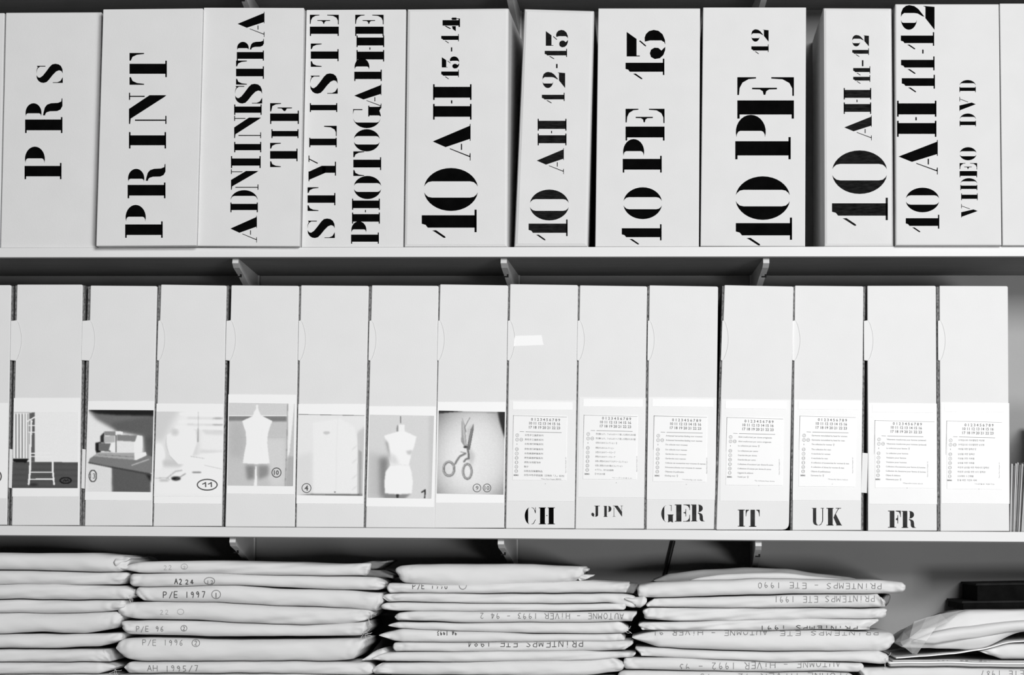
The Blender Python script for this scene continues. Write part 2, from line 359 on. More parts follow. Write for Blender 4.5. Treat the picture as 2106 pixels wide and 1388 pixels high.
word(B[4], 'STYLISTE', [('S', 598, 1155, 742, 1258), ('T', 598, 990, 745, 1115), ('Y', 603, 822, 748, 958), ('L', 607, 665, 752, 778), ('I', 610, 545, 755, 592),
     ('S', 612, 388, 757, 495), ('T', 615, 230, 762, 353), ('E', 610, 78, 763, 190)], 400, .002)
word(B[4], 'PHOTOGAPHE', [('P', 828, 1170, 975, 1288), ('H', 833, 1050, 980, 1182), ('O', 842, 930, 988, 1052), ('T', 840, 800, 987, 930), ('O', 842, 683, 980, 800),
     ('G', 838, 555, 985, 677), ('A', 845, 443, 988, 573), ('P', 845, 308, 990, 428), ('H', 857, 188, 1003, 325), ('E', 850, 78, 1000, 190)], 400, .002)
B[5] = bigbox('white carton lettered 10 AH 13-14 beside a dark gap', [(837.5, 18), (1046.5, 16), (1044, 508), (831, 508)], .002, rad=(1, 4, 1, 1), bev=.004, bs=.007)
word(B[5], '10 AH 13-14', [('1', 122, 1108, 412, 1257), ('0', 133, 888, 420, 1115), ('A', 180, 655, 380, 848), ('H', 182, 445, 385, 632), ('1', 225, 368, 318, 418),
     ('3', 228, 298, 320, 362), ('-', 276, 250, 283, 272), ('1', 225, 180, 318, 228), ('4', 232, 90, 324, 165)], 820, .002)
B[6] = bigbox('narrow leaning white carton lettered 10 AH 12-13', [(1078, 17), (1222, 21), (1209, 508), (1057, 508)], .001, rad=(2, 3, 1, 1), bev=.005)
word(B[6], '10 AH 12-13', [('1', 687, 1160, 893, 1270), ('0', 693, 1002, 900, 1165), ('A', 730, 783, 873, 920), ('H', 735, 628, 887, 768), ('1', 757, 490, 877, 545), ('2', 760, 380, 880, 465),
     ('-', 832, 338, 840, 360), ('1', 772, 258, 890, 312), ('3', 778, 158, 895, 250)], 820, .001, INK2)
B[7] = bigbox('white carton lettered 10 PE 13', [(1230.5, 17), (1440, 17), (1437.5, 508), (1224, 508)], .001)
word(B[7], '10 PE 13', [('1', 177, 1185, 387, 1292), ('0', 185, 990, 390, 1158), ('P', 182, 735, 388, 912), ('E', 197, 575, 403, 743), ('1', 197, 310, 402, 418), ('3', 203, 158, 407, 312)], 1210, .001)
B[8] = bigbox('white carton with large 10 PE and small 12', [(1446, 15), (1658, 15), (1656, 508.5), (1440.5, 508)], -.002)
word(B[8], '10 PE 12', [('1', 780, 1150, 1077, 1297), ('0', 778, 932, 1067, 1162), ('P', 777, 607, 1070, 842), ('E', 788, 408, 1087, 627), ('1', 862, 235, 953, 285), ('2', 862, 155, 953, 220)], 1210, -.002)
B[9] = bigbox('narrow white carton lettered 10 AH 11-12 with big round-edged side beside a gap', [(1693, 15.5), (1834.5, 16), (1839, 508), (1695, 508)], .002, rad=(3, 3, 1, 1), bev=.004)
word(B[9], '10 AH 11-12', [('1', 183, 1045, 478, 1193), ('0', 183, 795, 475, 1025), ('A', 248, 610, 393, 742), ('H', 245, 465, 390, 602), ('1', 295, 397, 385, 442), ('1', 295, 350, 385, 398),
     ('-', 341, 318, 349, 350), ('1', 290, 255, 378, 300), ('2', 290, 185, 378, 245)], 1640, .002, INK2)
B[10] = bigbox('wide white carton lettered 10 AH 11-12 and VIDEO DVD', [(1841, 8), (2054.5, 8), (2060, 505), (1842, 505)], -.010, rad=(2, 1, 1, 1), bev=.002)
word(B[10], '10 AH 11-12', [('1', 573, 1135, 750, 1227), ('0', 573, 992, 750, 1122), ('A', 535, 740, 742, 922), ('H', 527, 532, 735, 723), ('1', 552, 395, 727, 487), ('1', 548, 298, 725, 390),
     ('-', 660, 262, 667, 283), ('1', 547, 170, 723, 260), ('2', 547, 27, 725, 157)], 1640, -.010)
word(B[10], 'VIDEO DVD', [('V', 866, 1078, 953, 1150), ('I', 866, 1022, 953, 1058), ('D', 862, 942, 951, 1005), ('E', 858, 862, 950, 937), ('O', 858, 778, 947, 847),
     ('D', 858, 600, 944, 668), ('V', 857, 512, 943, 587), ('D', 857, 423, 943, 487)], 1640, -.010)
B[11] = bigbox('blank white carton cut by the right edge of the upper shelf', [(2056, 7), (2262, 7), (2270, 505), (2062, 505)], -.008)

# ------------------------------------------------------------------ photographs glued on the narrow boxes (flat prints, painted cell by cell)
def gblur(a, s):
    if s <= 0: return a
    r = max(1, int(3 * s)); k = np.exp(-np.arange(-r, r + 1) ** 2 / (2 * s * s)); k /= k.sum()
    p = np.pad(a, r, mode='edge')
    p = np.apply_along_axis(lambda m: np.convolve(m, k, 'valid'), 0, p)
    return np.apply_along_axis(lambda m: np.convolve(m, k, 'valid'), 1, p)
class Canvas:
    """grey values over a rectangle of zoomed-photo coordinates"""
    def __init__(s, x0, y0, x1, y1, step=4.0, v=220):
        s.x0, s.y0, s.st = x0, y0, step
        s.nx, s.ny = int((x1 - x0) / step) + 2, int((y1 - y0) / step) + 2
        s.a = np.full((s.ny, s.nx), float(v)); s.X, s.Y = np.meshgrid(x0 + np.arange(s.nx) * step, y0 + np.arange(s.ny) * step)
    def put(s, m, v, blur, al=1.0):
        m = gblur(m.astype(float), max(blur / s.st, .45)) * al
        s.a = s.a * (1 - m) + (v if np.isscalar(v) else v) * m
    def poly(s, pts, v, blur=2, al=1.0):
        m = np.zeros(s.a.shape, bool); n = len(pts)
        for i in range(n):
            (xa, ya), (xb, yb) = pts[i], pts[(i + 1) % n]
            if ya == yb: continue
            c = ((ya > s.Y) != (yb > s.Y)) & (s.X < (xb - xa) * (s.Y - ya) / (yb - ya) + xa); m ^= c
        s.put(m, v, blur, al)
    def line(s, pts, wd, v, blur=1, al=1.0):
        m = np.zeros(s.a.shape, bool)
        for (xa, ya), (xb, yb) in zip(pts, pts[1:]):
            dx, dy = xb - xa, yb - ya; L = dx * dx + dy * dy + 1e-9
            t = np.clip(((s.X - xa) * dx + (s.Y - ya) * dy) / L, 0, 1)
            m |= (s.X - xa - t * dx) ** 2 + (s.Y - ya - t * dy) ** 2 < (wd / 2) ** 2
        s.put(m, v, blur, al)
    def ell(s, cx, cy, rx, ry, v, blur=3, al=1.0, ring=None):
        q = ((s.X - cx) / rx) ** 2 + ((s.Y - cy) / ry) ** 2; m = q < 1
        if ring: m &= ((s.X - cx) / (rx - ring)) ** 2 + ((s.Y - cy) / (ry - ring)) ** 2 > 1
        s.put(m, v, blur, al)
    def grain(s, amp, seed=1): s.a += np.random.default_rng(seed).normal(0, amp, s.a.shape)
    def at(s, x, y):
        fx = min(max((x - s.x0) / s.st, 0), s.nx - 1.001); fy = min(max((y - s.y0) / s.st, 0), s.ny - 1.001)
        i, j = int(fx), int(fy); u, v = fx - i, fy - j; a = s.a
        return (a[j, i] * (1 - u) + a[j, i + 1] * u) * (1 - v) + (a[j + 1, i] * (1 - u) + a[j + 1, i + 1] * u) * v
PH = bpy.data.materials.new('photographic_print'); PH.use_nodes = True
_n = PH.node_tree.nodes.new('ShaderNodeAttribute'); _n.attribute_name = 'tone'
_b = PH.node_tree.nodes['Principled BSDF']; _b.inputs['Roughness'].default_value = .5; _b.inputs['Specular IOR Level'].default_value = .15
PH.node_tree.links.new(_n.outputs['Color'], _b.inputs['Base Color'])
def photo(cv, quad, off, sc, Y, parent, label, white):
    """quad in zoom coordinates TL,TR,BR,BL"""
    W = int(abs(quad[1][0] - quad[0][0]) * sc) + 1; H = int(abs(quad[3][1] - quad[0][1]) * sc) + 1
    V, C = [], []
    lw = lin(white)
    for j in range(H + 1):
        t = j / H
        for i in range(W + 1):
            s = i / W
            x = (quad[0][0] * (1 - s) + quad[1][0] * s) * (1 - t) + (quad[3][0] * (1 - s) + quad[2][0] * s) * t
            y = (quad[0][1] * (1 - s) + quad[1][1] * s) * (1 - t) + (quad[3][1] * (1 - s) + quad[2][1] * s) * t
            V.append(un(off[0] + x * sc, off[1] + y * sc, Y)); g = min(.87, .85 * lin(max(0, min(255, cv.at(x, y)))) / lw); C += [g, g, g, 1]
    Fc = [(j * (W + 1) + i, (j + 1) * (W + 1) + i, (j + 1) * (W + 1) + i + 1, j * (W + 1) + i + 1) for j in range(H) for i in range(W)]
    o = mesh('photo_print', V, Fc, PH, parent); a = o.data.color_attributes.new('tone', 'FLOAT_COLOR', 'POINT'); a.data.foreach_set('color', C)
    o['label'] = label; return o

def ph_radiator():
    c = Canvas(100, 195, 705, 890, 4.0, 221)
    c.poly([(100, 195), (262, 195), (262, 640), (100, 640)], 205, 4)
    for x in (128, 155, 183, 210, 236): c.line([(x, 215), (x + 1, 610)], 12, 232, 2)
    for x in (141, 169, 197, 224, 248): c.line([(x, 225), (x, 615)], 7, 105, 2)
    c.line([(120, 208), (262, 208)], 8, 190, 3)
    c.poly([(262, 215), (316, 205), (312, 650), (262, 650)], 88, 3)
    c.poly([(100, 648), (705, 652), (705, 890), (100, 890)], 78, 2)
    for k in range(9): c.line([(100, 665 + 25 * k), (705, 672 + 25 * k)], 7, 62 + 22 * (k % 2), 5, .6)
    c.poly([(112, 622), (255, 622), (235, 656), (120, 650)], 16, 3)
    c.poly([(312, 195), (705, 195), (705, 650), (312, 650)], 224, 3); c.line([(300, 572), (460, 572)], 4, 236, 2); c.line([(300, 602), (460, 602)], 4, 236, 2)
    c.line([(245, 287), (312, 250)], 11, 240, 2); c.line([(280, 285), (270, 560), (268, 720), (256, 848)], 17, 238, 2)
    for y in (325, 385): c.line([(255, y), (312, y)], 9, 236, 2)
    for y in (572, 600): c.line([(275, y), (312, y)], 9, 236, 2)
    c.line([(470, 650), (470, 720), (482, 848)], 15, 238, 2)
    c.line([(275, 741), (468, 741)], 9, 235, 2); c.line([(268, 805), (474, 803)], 11, 238, 2)
    c.ell(300, 852, 40, 12, 28, 8, .7); c.ell(585, 815, 56, 32, 20, 2, 1, 14); c.ell(585, 815, 42, 22, 60, 2, .5)
    c.line([(565, 822), (580, 806), (585, 822), (605, 808), (612, 822)], 6, 12, 1); c.grain(2); return c
def ph_boxes():
    c = Canvas(745, 175, 1380, 930, 4.0, 226)
    c.poly([(780, 180), (1380, 180), (1380, 680), (1300, 560), (1280, 430), (1090, 370), (1000, 350), (860, 270)], 108, 14)
    c.poly([(985, 300), (1380, 240), (1380, 560), (1285, 400), (1040, 380)], 92, 14)
    c.poly([(780, 183), (1380, 183), (1380, 240), (1040, 232), (860, 218)], 24, 8)
    c.poly([(790, 625), (1345, 740), (1345, 925), (990, 925), (995, 700)], 88, 6); c.poly([(1300, 760), (1350, 765), (1345, 830)], 30, 8)
    c.poly([(1280, 430), (1380, 430), (1380, 740), (1280, 600)], 75, 16, .7)
    c.poly([(785, 660), (990, 705), (1000, 925), (785, 925)], 218, 10)
    c.poly([(800, 620), (860, 580), (1370, 600), (1360, 752), (1000, 690), (790, 658)], 122, 3)
    c.line([(790, 656), (1000, 698), (1350, 765)], 10, 60, 4)
    c.poly([(850, 480), (900, 470), (900, 560), (865, 585), (850, 540)], 22, 4); c.poly([(895, 420), (930, 385), (935, 480), (895, 475)], 45, 4)
    c.poly([(930, 378), (1030, 375), (1030, 416), (935, 414)], 135, 3); c.poly([(1032, 376), (1096, 380), (1092, 410), (1032, 408)], 248, 2)
    c.poly([(928, 420), (1025, 418), (1025, 475), (928, 476)], 180, 3); c.poly([(880, 482), (990, 484), (985, 560), (880, 550)], 105, 3)
    c.poly([(990, 482), (1042, 470), (1040, 562), (970, 545)], 238, 3)
    c.line([(1036, 415), (1036, 560)], 9, 70, 3); c.poly([(1045, 405), (1225, 415), (1225, 470), (1045, 460)], 128, 4)
    c.poly([(1045, 470), (1200, 478), (1200, 568), (1045, 560)], 226, 3); c.poly([(1200, 480), (1225, 412), (1272, 420), (1268, 558), (1200, 568)], 248, 4)
    c.poly([(870, 565), (1200, 570), (1198, 632), (840, 600)], 165, 3); c.line([(880, 585), (1190, 605)], 5, 120, 3)
    c.poly([(1198, 575), (1300, 562), (1310, 590), (1215, 635), (1198, 632)], 240, 3); c.line([(1175, 680), (1330, 625)], 7, 215, 4)
    c.ell(828, 775, 37, 56, 50, 2, 1, 9); c.grain(3, 2); return c
def ph_bust():
    c = Canvas(20, 195, 650, 975, 4.0, 240)
    c.poly([(20, 195), (260, 195), (180, 330), (120, 470), (20, 470)], 212, 30); c.poly([(120, 480), (430, 330), (430, 690), (110, 690)], 220, 20)
    for y, x in ((222, 270), (290, 260), (345, 225)): c.line([(x, y), (650, y + 6)], 22, 250, 6)
    for y in (258, 315): c.line([(330, y), (650, y + 6)], 10, 214, 7); c.ell(600, y + 3, 50, 7, 170, 4, .8)
    c.ell(600, 378, 40, 7, 180, 5, .8); c.line([(425, 205), (422, 470)], 6, 150, 3, .7); c.line([(422, 350), (420, 470)], 9, 165, 3, .8)
    c.poly([(450, 360), (650, 370), (650, 410), (490, 405)], 222, 8); c.poly([(440, 540), (650, 550), (650, 575), (440, 570)], 222, 8)
    c.ell(70, 600, 55, 110, 250, 8); c.poly([(100, 630), (240, 640), (300, 690), (110, 690)], 205, 14)
    c.poly([(135, 420), (240, 345), (330, 340), (400, 370), (412, 480), (370, 600), (330, 670), (240, 670), (160, 580)], 246, 5)
    c.ell(215, 385, 36, 34, 200, 14, .8); c.line([(140, 420), (135, 500), (170, 600), (240, 668)], 4, 195, 3)
    c.poly([(360, 600), (650, 560), (650, 930), (60, 930), (60, 840), (250, 720)], 246, 10)
    c.line([(355, 600), (480, 620)], 5, 190, 3); c.line([(480, 680), (640, 715)], 5, 195, 3)
    c.line([(140, 800), (220, 735), (280, 725)], 8, 165, 5); c.ell(225, 798, 42, 18, 22, 6); c.line([(220, 810), (310, 755)], 7, 110, 5)
    c.ell(410, 743, 46, 7, 120, 5); c.line([(40, 795), (150, 790), (170, 810)], 5, 175, 4); c.ell(120, 815, 45, 12, 190, 8)
    c.grain(1.5, 3); return c
def ph_male():
    c = Canvas(675, 115, 1300, 875, 4.0, 200)
    c.poly([(675, 115), (1220, 115), (1220, 235), (675, 235)], 212, 4); c.poly([(980, 440), (1200, 440), (1200, 870), (1070, 870)], 214, 16)
    c.poly([(675, 243), (1215, 243), (1215, 290), (675, 284)], 128, 6); c.line([(675, 237), (1215, 237)], 7, 245, 2)
    c.line([(675, 432), (1200, 432)], 5, 178, 3, .7); c.poly([(700, 290), (830, 290), (850, 480), (820, 620), (700, 600)], 182, 26, .7)
    c.poly([(845, 680), (930, 680), (925, 800), (860, 810)], 138, 14); c.poly([(955, 680), (1055, 680), (1050, 770), (960, 810)], 145, 14)
    c.poly([(1225, 115), (1285, 115), (1240, 560), (1222, 620)], 242, 3); c.poly([(1287, 115), (1300, 115), (1300, 600), (1240, 600)], 200, 4)
    c.poly([(1225, 600), (1300, 600), (1300, 875), (1200, 875)], 178, 8); c.line([(1222, 115), (1215, 500), (1198, 870)], 5, 140, 3)
    c.poly([(943, 142), (955, 142), (960, 185), (985, 235), (1085, 285), (1062, 340), (1045, 400), (1038, 480), (1045, 545), (1060, 662), (940, 668), (822, 660), (838, 560),
            (855, 480), (848, 380), (830, 330), (817, 285), (912, 240), (925, 200), (940, 180)], 252, 3)
    c.poly([(990, 350), (1010, 340), (985, 470), (1000, 600), (975, 560), (970, 450)], 236, 12, .9)
    c.poly([(932, 690), (944, 690), (948, 800), (950, 870), (918, 870), (928, 800)], 245, 3); c.grain(3, 4); return c
def ph_shirt():
    c = Canvas(35, 215, 660, 965, 4.0, 236)
    c.line([(50, 224), (655, 236)], 6, 120, 2); c.poly([(40, 600), (190, 560), (190, 965), (40, 965)], 226, 20)
    c.poly([(590, 380), (660, 330), (660, 960), (590, 950)], 205, 10); c.poly([(592, 540), (625, 560), (620, 950), (592, 950)], 168, 5)
    c.poly([(200, 932), (635, 936), (635, 952), (40, 955), (120, 940)], 120, 6); c.line([(300, 942), (600, 942)], 8, 80, 3)
    c.poly([(190, 300), (430, 260), (560, 340), (590, 500), (588, 934), (195, 930)], 242, 8)
    c.line([(590, 400), (588, 930)], 4, 190, 2); c.ell(310, 390, 30, 14, 205, 4); c.line([(412, 235), (400, 560), (395, 900)], 4, 228, 4)
    for y in (520, 640, 780, 880): c.line([(540, y + 20), (585, y - 20)], 7, 212, 5, .8)
    c.ell(385, 918, 8, 6, 130, 2); c.grain(1.5, 5); return c
def ph_female():
    c = Canvas(665, 220, 1280, 985, 4.0, 218)
    c.poly([(680, 560), (840, 600), (900, 960), (680, 985)], 196, 30); c.poly([(780, 620), (860, 600), (850, 940), (900, 975), (790, 970)], 132, 22)
    c.poly([(830, 930), (1060, 935), (1000, 985), (820, 985)], 140, 8); c.poly([(1225, 220), (1280, 220), (1260, 985), (1220, 985)], 205, 10)
    c.line([(972, 245), (972, 300)], 9, 110, 2); c.poly([(938, 325), (960, 320), (955, 385), (935, 380)], 140, 4); c.poly([(950, 318), (1005, 318), (1008, 385), (950, 385)], 245, 3)
    c.poly([(828, 415), (945, 380), (1015, 380), (1112, 425), (1095, 500), (1062, 600), (1045, 672), (1068, 740), (1080, 830), (1070, 930), (950, 938), (832, 930), (826, 830),
            (838, 735), (880, 680), (862, 590), (836, 500)], 250, 4)
    c.poly([(830, 440), (860, 480), (880, 600), (890, 670), (865, 600), (838, 500)], 150, 8, .8); c.poly([(1020, 550), (1080, 545), (1060, 590), (1030, 580)], 190, 8, .8)
    c.poly([(870, 560), (930, 600), (960, 670), (890, 672)], 215, 14, .8); c.line([(870, 685), (960, 672), (1050, 682)], 6, 228, 6)
    c.poly([(930, 940), (955, 940), (952, 975), (935, 975)], 50, 3); c.line([(1160, 920), (1190, 900), (1186, 970)], 11, 30, 3); c.grain(2.5, 6); return c
def ph_scissors():
    c = Canvas(70, 185, 700, 950, 4.0, 238)
    c.a -= 105 * np.clip(((c.X - 370) / 420) ** 2 + ((c.Y - 620) / 520) ** 2, 0, 1.25) ** 1.5 * (1 - .45 * np.exp(-((c.X - 500) / 220) ** 2 - ((c.Y - 330) / 300) ** 2))
    c.ell(560, 620, 130, 260, 228, 60, .6)
    c.poly([(620, 190), (700, 190), (700, 460), (672, 400), (640, 290)], 34, 7); c.poly([(90, 190), (330, 195), (200, 208), (90, 218)], 18, 4)
    c.line([(90, 205), (640, 212)], 5, 120, 4, .7)
    c.poly([(345, 360), (400, 310), (360, 500), (420, 590), (390, 700), (360, 620)], 165, 14, .5)
    c.poly([(303, 245), (330, 320), (345, 480), (352, 520), (330, 522), (297, 470)], 160, 2); c.poly([(303, 245), (322, 320), (340, 500), (330, 505), (312, 400)], 200, 2, .8)
    c.line([(375, 255), (350, 300), (330, 340), (340, 380)], 5, 110, 2)
    c.poly([(410, 305), (408, 360), (375, 540), (356, 545), (352, 500), (382, 360)], 112, 2); c.line([(398, 330), (368, 500)], 4, 170, 2)
    c.ell(338, 518, 22, 10, 60, 3); c.line([(352, 520), (362, 570), (366, 620)], 15, 105, 3); c.line([(366, 618), (340, 625), (322, 648)], 16, 120, 3)
    c.line([(335, 575), (285, 600), (258, 640), (243, 668)], 17, 130, 3); c.line([(332, 570), (290, 560)], 6, 120, 3)
    c.ell(188, 712, 58, 72, 112, 3, 1, 20); c.ell(186, 710, 52, 66, 215, 2, .8, 7)
    c.ell(352, 735, 48, 75, 112, 3, 1, 20); c.ell(350, 733, 42, 68, 220, 2, .8, 7); c.grain(4, 7); return c

# ------------------------------------------------------------------ middle row: narrow archive boxes
zm = SHZ['middle'][0]
NB = []
def archive(label, q, cor, tab=True, tabx=-10, low=None, gapright=None, yf=0.0, rad=(2, 4, 1.5, 1.5)):
    """q: front quad; cor: width in px of the corrugated edge showing at its left"""
    cx = un((q[3][0] + q[2][0]) / 2, q[3][1], 0)
    t = thing('archive_box', label, 'box', (cx.x, .1, zm), 'narrow archive boxes on the middle shelf')
    v, f = prism(q, rad, yf, .212, .0011, zm + .0003 + .0004 * cx.x)
    mesh('box_body', v, f, CARD, t)
    def lx(y): return q[0][0] + (q[3][0] - q[0][0]) * (y - q[0][1]) / (q[3][1] - q[0][1])
    def rx(y): return q[1][0] + (q[2][0] - q[1][0]) * (y - q[1][1]) / (q[2][1] - q[1][1])
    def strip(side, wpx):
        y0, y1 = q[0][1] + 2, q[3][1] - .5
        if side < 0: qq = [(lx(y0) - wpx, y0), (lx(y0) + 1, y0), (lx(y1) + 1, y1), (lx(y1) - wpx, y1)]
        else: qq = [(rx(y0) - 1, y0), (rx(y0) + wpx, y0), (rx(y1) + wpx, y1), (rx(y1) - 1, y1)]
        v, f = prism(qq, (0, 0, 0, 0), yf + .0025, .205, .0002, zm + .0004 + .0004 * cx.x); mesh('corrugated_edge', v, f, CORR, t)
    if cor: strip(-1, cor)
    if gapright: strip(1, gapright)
    if tab:
        ya, yb_ = 658.5, 741.5
        arc = []
        for i in range(15):
            s = i / 14; y = ya + (yb_ - ya) * s; arc.append((lx(y) + 1.2 + 9.8 * math.sin(math.pi * s) ** .8, y))
        poly = [(lx(ya + 1) + tabx, ya + 1.5), (lx(ya) + 1, ya)] + arc[1:-1] + [(lx(yb_) + 1, yb_), (lx(yb_ - 1) + tabx, yb_ - 1)]
        a = [un(x, y, yf - .0009) for x, y in poly]; n = len(a); b = [Vector((p.x, yf + .0012, p.z)) for p in a]
        tr = tess(poly)
        mesh('pull_tab', a + b, tr + [(i, (i + 1) % n, n + (i + 1) % n, n + i) for i in range(n)], TAB, t)
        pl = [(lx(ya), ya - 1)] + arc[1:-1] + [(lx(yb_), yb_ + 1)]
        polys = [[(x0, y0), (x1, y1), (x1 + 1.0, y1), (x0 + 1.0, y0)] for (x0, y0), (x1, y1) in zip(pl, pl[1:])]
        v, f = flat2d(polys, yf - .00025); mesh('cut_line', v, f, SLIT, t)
    if low:
        x0, x1, y0, y1 = low
        v, f = prism([(x0, y0), (x1, y0 + 1), (x1 - 2, y1), (x0 - 2, y1 - 1)], (0, 0, 0, 0), yf + .0008, yf + .003, .0003)
        mesh('lower_tab', v, f, TAB, t)
    return t, yf
def card(t, yf, q, name='photo_card', m=PAPER):
    v, f = sheet(q, yf - .0005, .0006); return mesh(name, v, f, m, t)
def mark(parent, polys, Y, tx=(), label=None, m=PRINTD):
    parts = [flat2d(polys, Y)] if polys else []
    for a in tx: parts.append(puttext(*a))
    v, f = join(parts); o = mesh('number_mark', v, f, m, parent)
    if label: o['label'] = label
    return o

t, yf = archive('archive box cut by the left edge of the picture on the middle shelf', [(-115, 586), (23, 586), (14, 1079), (-125, 1079)], 0, tab=False, gapright=4.5)
card(t, yf, [(-112, 829), (17, 829), (13, 1025), (-116, 1025)])
mk = ringpoly(-8, 979.5, 12, 13, 2.6); mark(t, mk, yf - .0012, label='ringed number cut by the picture edge')

t, yf = archive('archive box with a photograph of a radiator and white chair marked 14', [(35, 585), (170, 585), (163, 1079), (24, 1079)], 3, tabx=-11, low=(19.5, 26, 923, 1004), gapright=5)
c = card(t, yf, [(28.5, 818.5), (165, 818.5), (163, 1021), (25, 1021)])
photo(ph_radiator(), [(125, 203), (700, 203), (692, 883), (110, 882)], (0, 800), .2306, yf - .0008, c, 'photograph of a white radiator and a draped chair', 226)

t, yf = archive('archive box with a photograph of cartons on a shelf marked 13', [(186, 587), (323, 588), (312.5, 1081), (174, 1081)], 5, tabx=-15, low=(169, 176, 923, 1005))
c = card(t, yf, [(181, 825), (318, 825), (312.5, 1029.4), (174.5, 1028)])
photo(ph_boxes(), [(790, 185), (1370, 189), (1350, 919), (760, 912)], (0, 800), .2306, yf - .0008, c, 'dark photograph of stacked boxes on a plank', 232)
mark(c, [], yf, [('13', 827 * .2306 - 5, 827 * .2306 + 5.5, 800 + 797 * .2306, 0, 15, yf - .0012)], '13 in the ring')

t, yf = archive('archive box with a very pale photograph of a bust form marked 11', [(331, 585), (466, 587), (456, 1081.7), (315, 1081.7)], 5, tabx=-3, gapright=4)
c = card(t, yf, [(322, 830), (459, 831), (456, 1036), (316.5, 1035)])
photo(ph_bust(), [(50, 200), (645, 203), (632, 960), (28, 955)], (310, 800), .2305, yf - .0008, c, 'very pale photograph of a bust form and paper', 240)
one = lambda x, y: [[(x, y), (x + 2.6, y - .3), (x + 2.9, y + 10), (x + .3, y + 10.2)], [(x + 1.2, y - .1), (x + .6, y + 2.6), (x - 5.2, y + 5.4), (x - 5.6, y + 3.2)]]
mark(c, ringpoly(426.3, 996.7, 21.7, 12.3, 2.6) + one(421.5, 991.5) + one(433.3, 991.5), yf - .0012, [], 'number 11 in an oval ring')

t, yf = archive('archive box with a photograph of a male dress form marked 10', [(475.6, 586.5), (615, 587.6), (606, 1083), (463, 1082.5)], 0, tabx=-8)
c = card(t, yf, [(469.5, 811), (609, 812), (605, 1016.5), (466.3, 1015)])
photo(ph_male(), [(700, 122), (1285, 130), (1270, 866), (685, 860)], (310, 800), .2305, yf - .0008, c, 'photograph of a white male dress form', 242)
mark(c, ringpoly(568.7, 971.7, 10.3, 10.5, 1.9), yf - .0012, [('10', 563.4, 573.6, 976, 0, 12.5, yf - .0012, .03)], 'number 10 in a ring')

t, yf = archive('archive box with a pale photograph of a white garment marked 4', [(619, 586.5), (758.6, 587.6), (747.6, 1083.6), (608.8, 1083)], 4, tabx=-3)
c = card(t, yf, [(613.5, 831), (752, 831), (747.5, 1036), (609.5, 1035.4)])
photo(ph_shirt(), [(60, 222), (650, 232), (633, 954), (42, 945)], (600, 800), .2306, yf - .0008, c, 'pale photograph of a white garment', 245)
mark(c, ringpoly(630.4, 1003.5, 10, 10, 1.5), yf - .0012, [('4', 626.5, 634, 1008.5, 0, 14.5, yf - .0012, .03)], 'number 4 in a ring')

t, yf = archive('archive box with a photograph of a female dress form marked 1', [(764.6, 586.5), (902, 587.5), (894, 1086), (752, 1085)], 5, tabx=-3)
c = card(t, yf, [(759, 835.7), (896, 836), (892, 1043), (753, 1041.5)])
photo(ph_female(), [(697, 228), (1270, 238), (1246, 977), (677, 968)], (600, 800), .2306, yf - .0008, c, 'photograph of a white female dress form', 245)

t, yf = archive('archive box with a photograph of tailor scissors marked 9 and 10', [(905, 584.5), (1045, 586.5), (1036.7, 1085.8), (892.7, 1085.8)], 3, tabx=-2)
c = card(t, yf, [(900, 827), (1040, 827), (1036, 1034.5), (896.2, 1034)])
photo(ph_scissors(), [(97, 192), (688, 204), (675, 942), (80, 932)], (880, 800), .2305, yf - .0008, c, 'photograph of tailor scissors', 245)
mark(c, ringpoly(981, 1003.3, 8.6, 8.8, 1.3) + ringpoly(1001.7, 1003.3, 8.6, 8.8, 1.3), yf - .0012,
     [('9', 978.5, 984, 1007.5, 0, 12, yf - .0012), ('10', 997, 1006.5, 1007.5, 0, 12, yf - .0012)], 'numbers 9 and 10 in two rings')

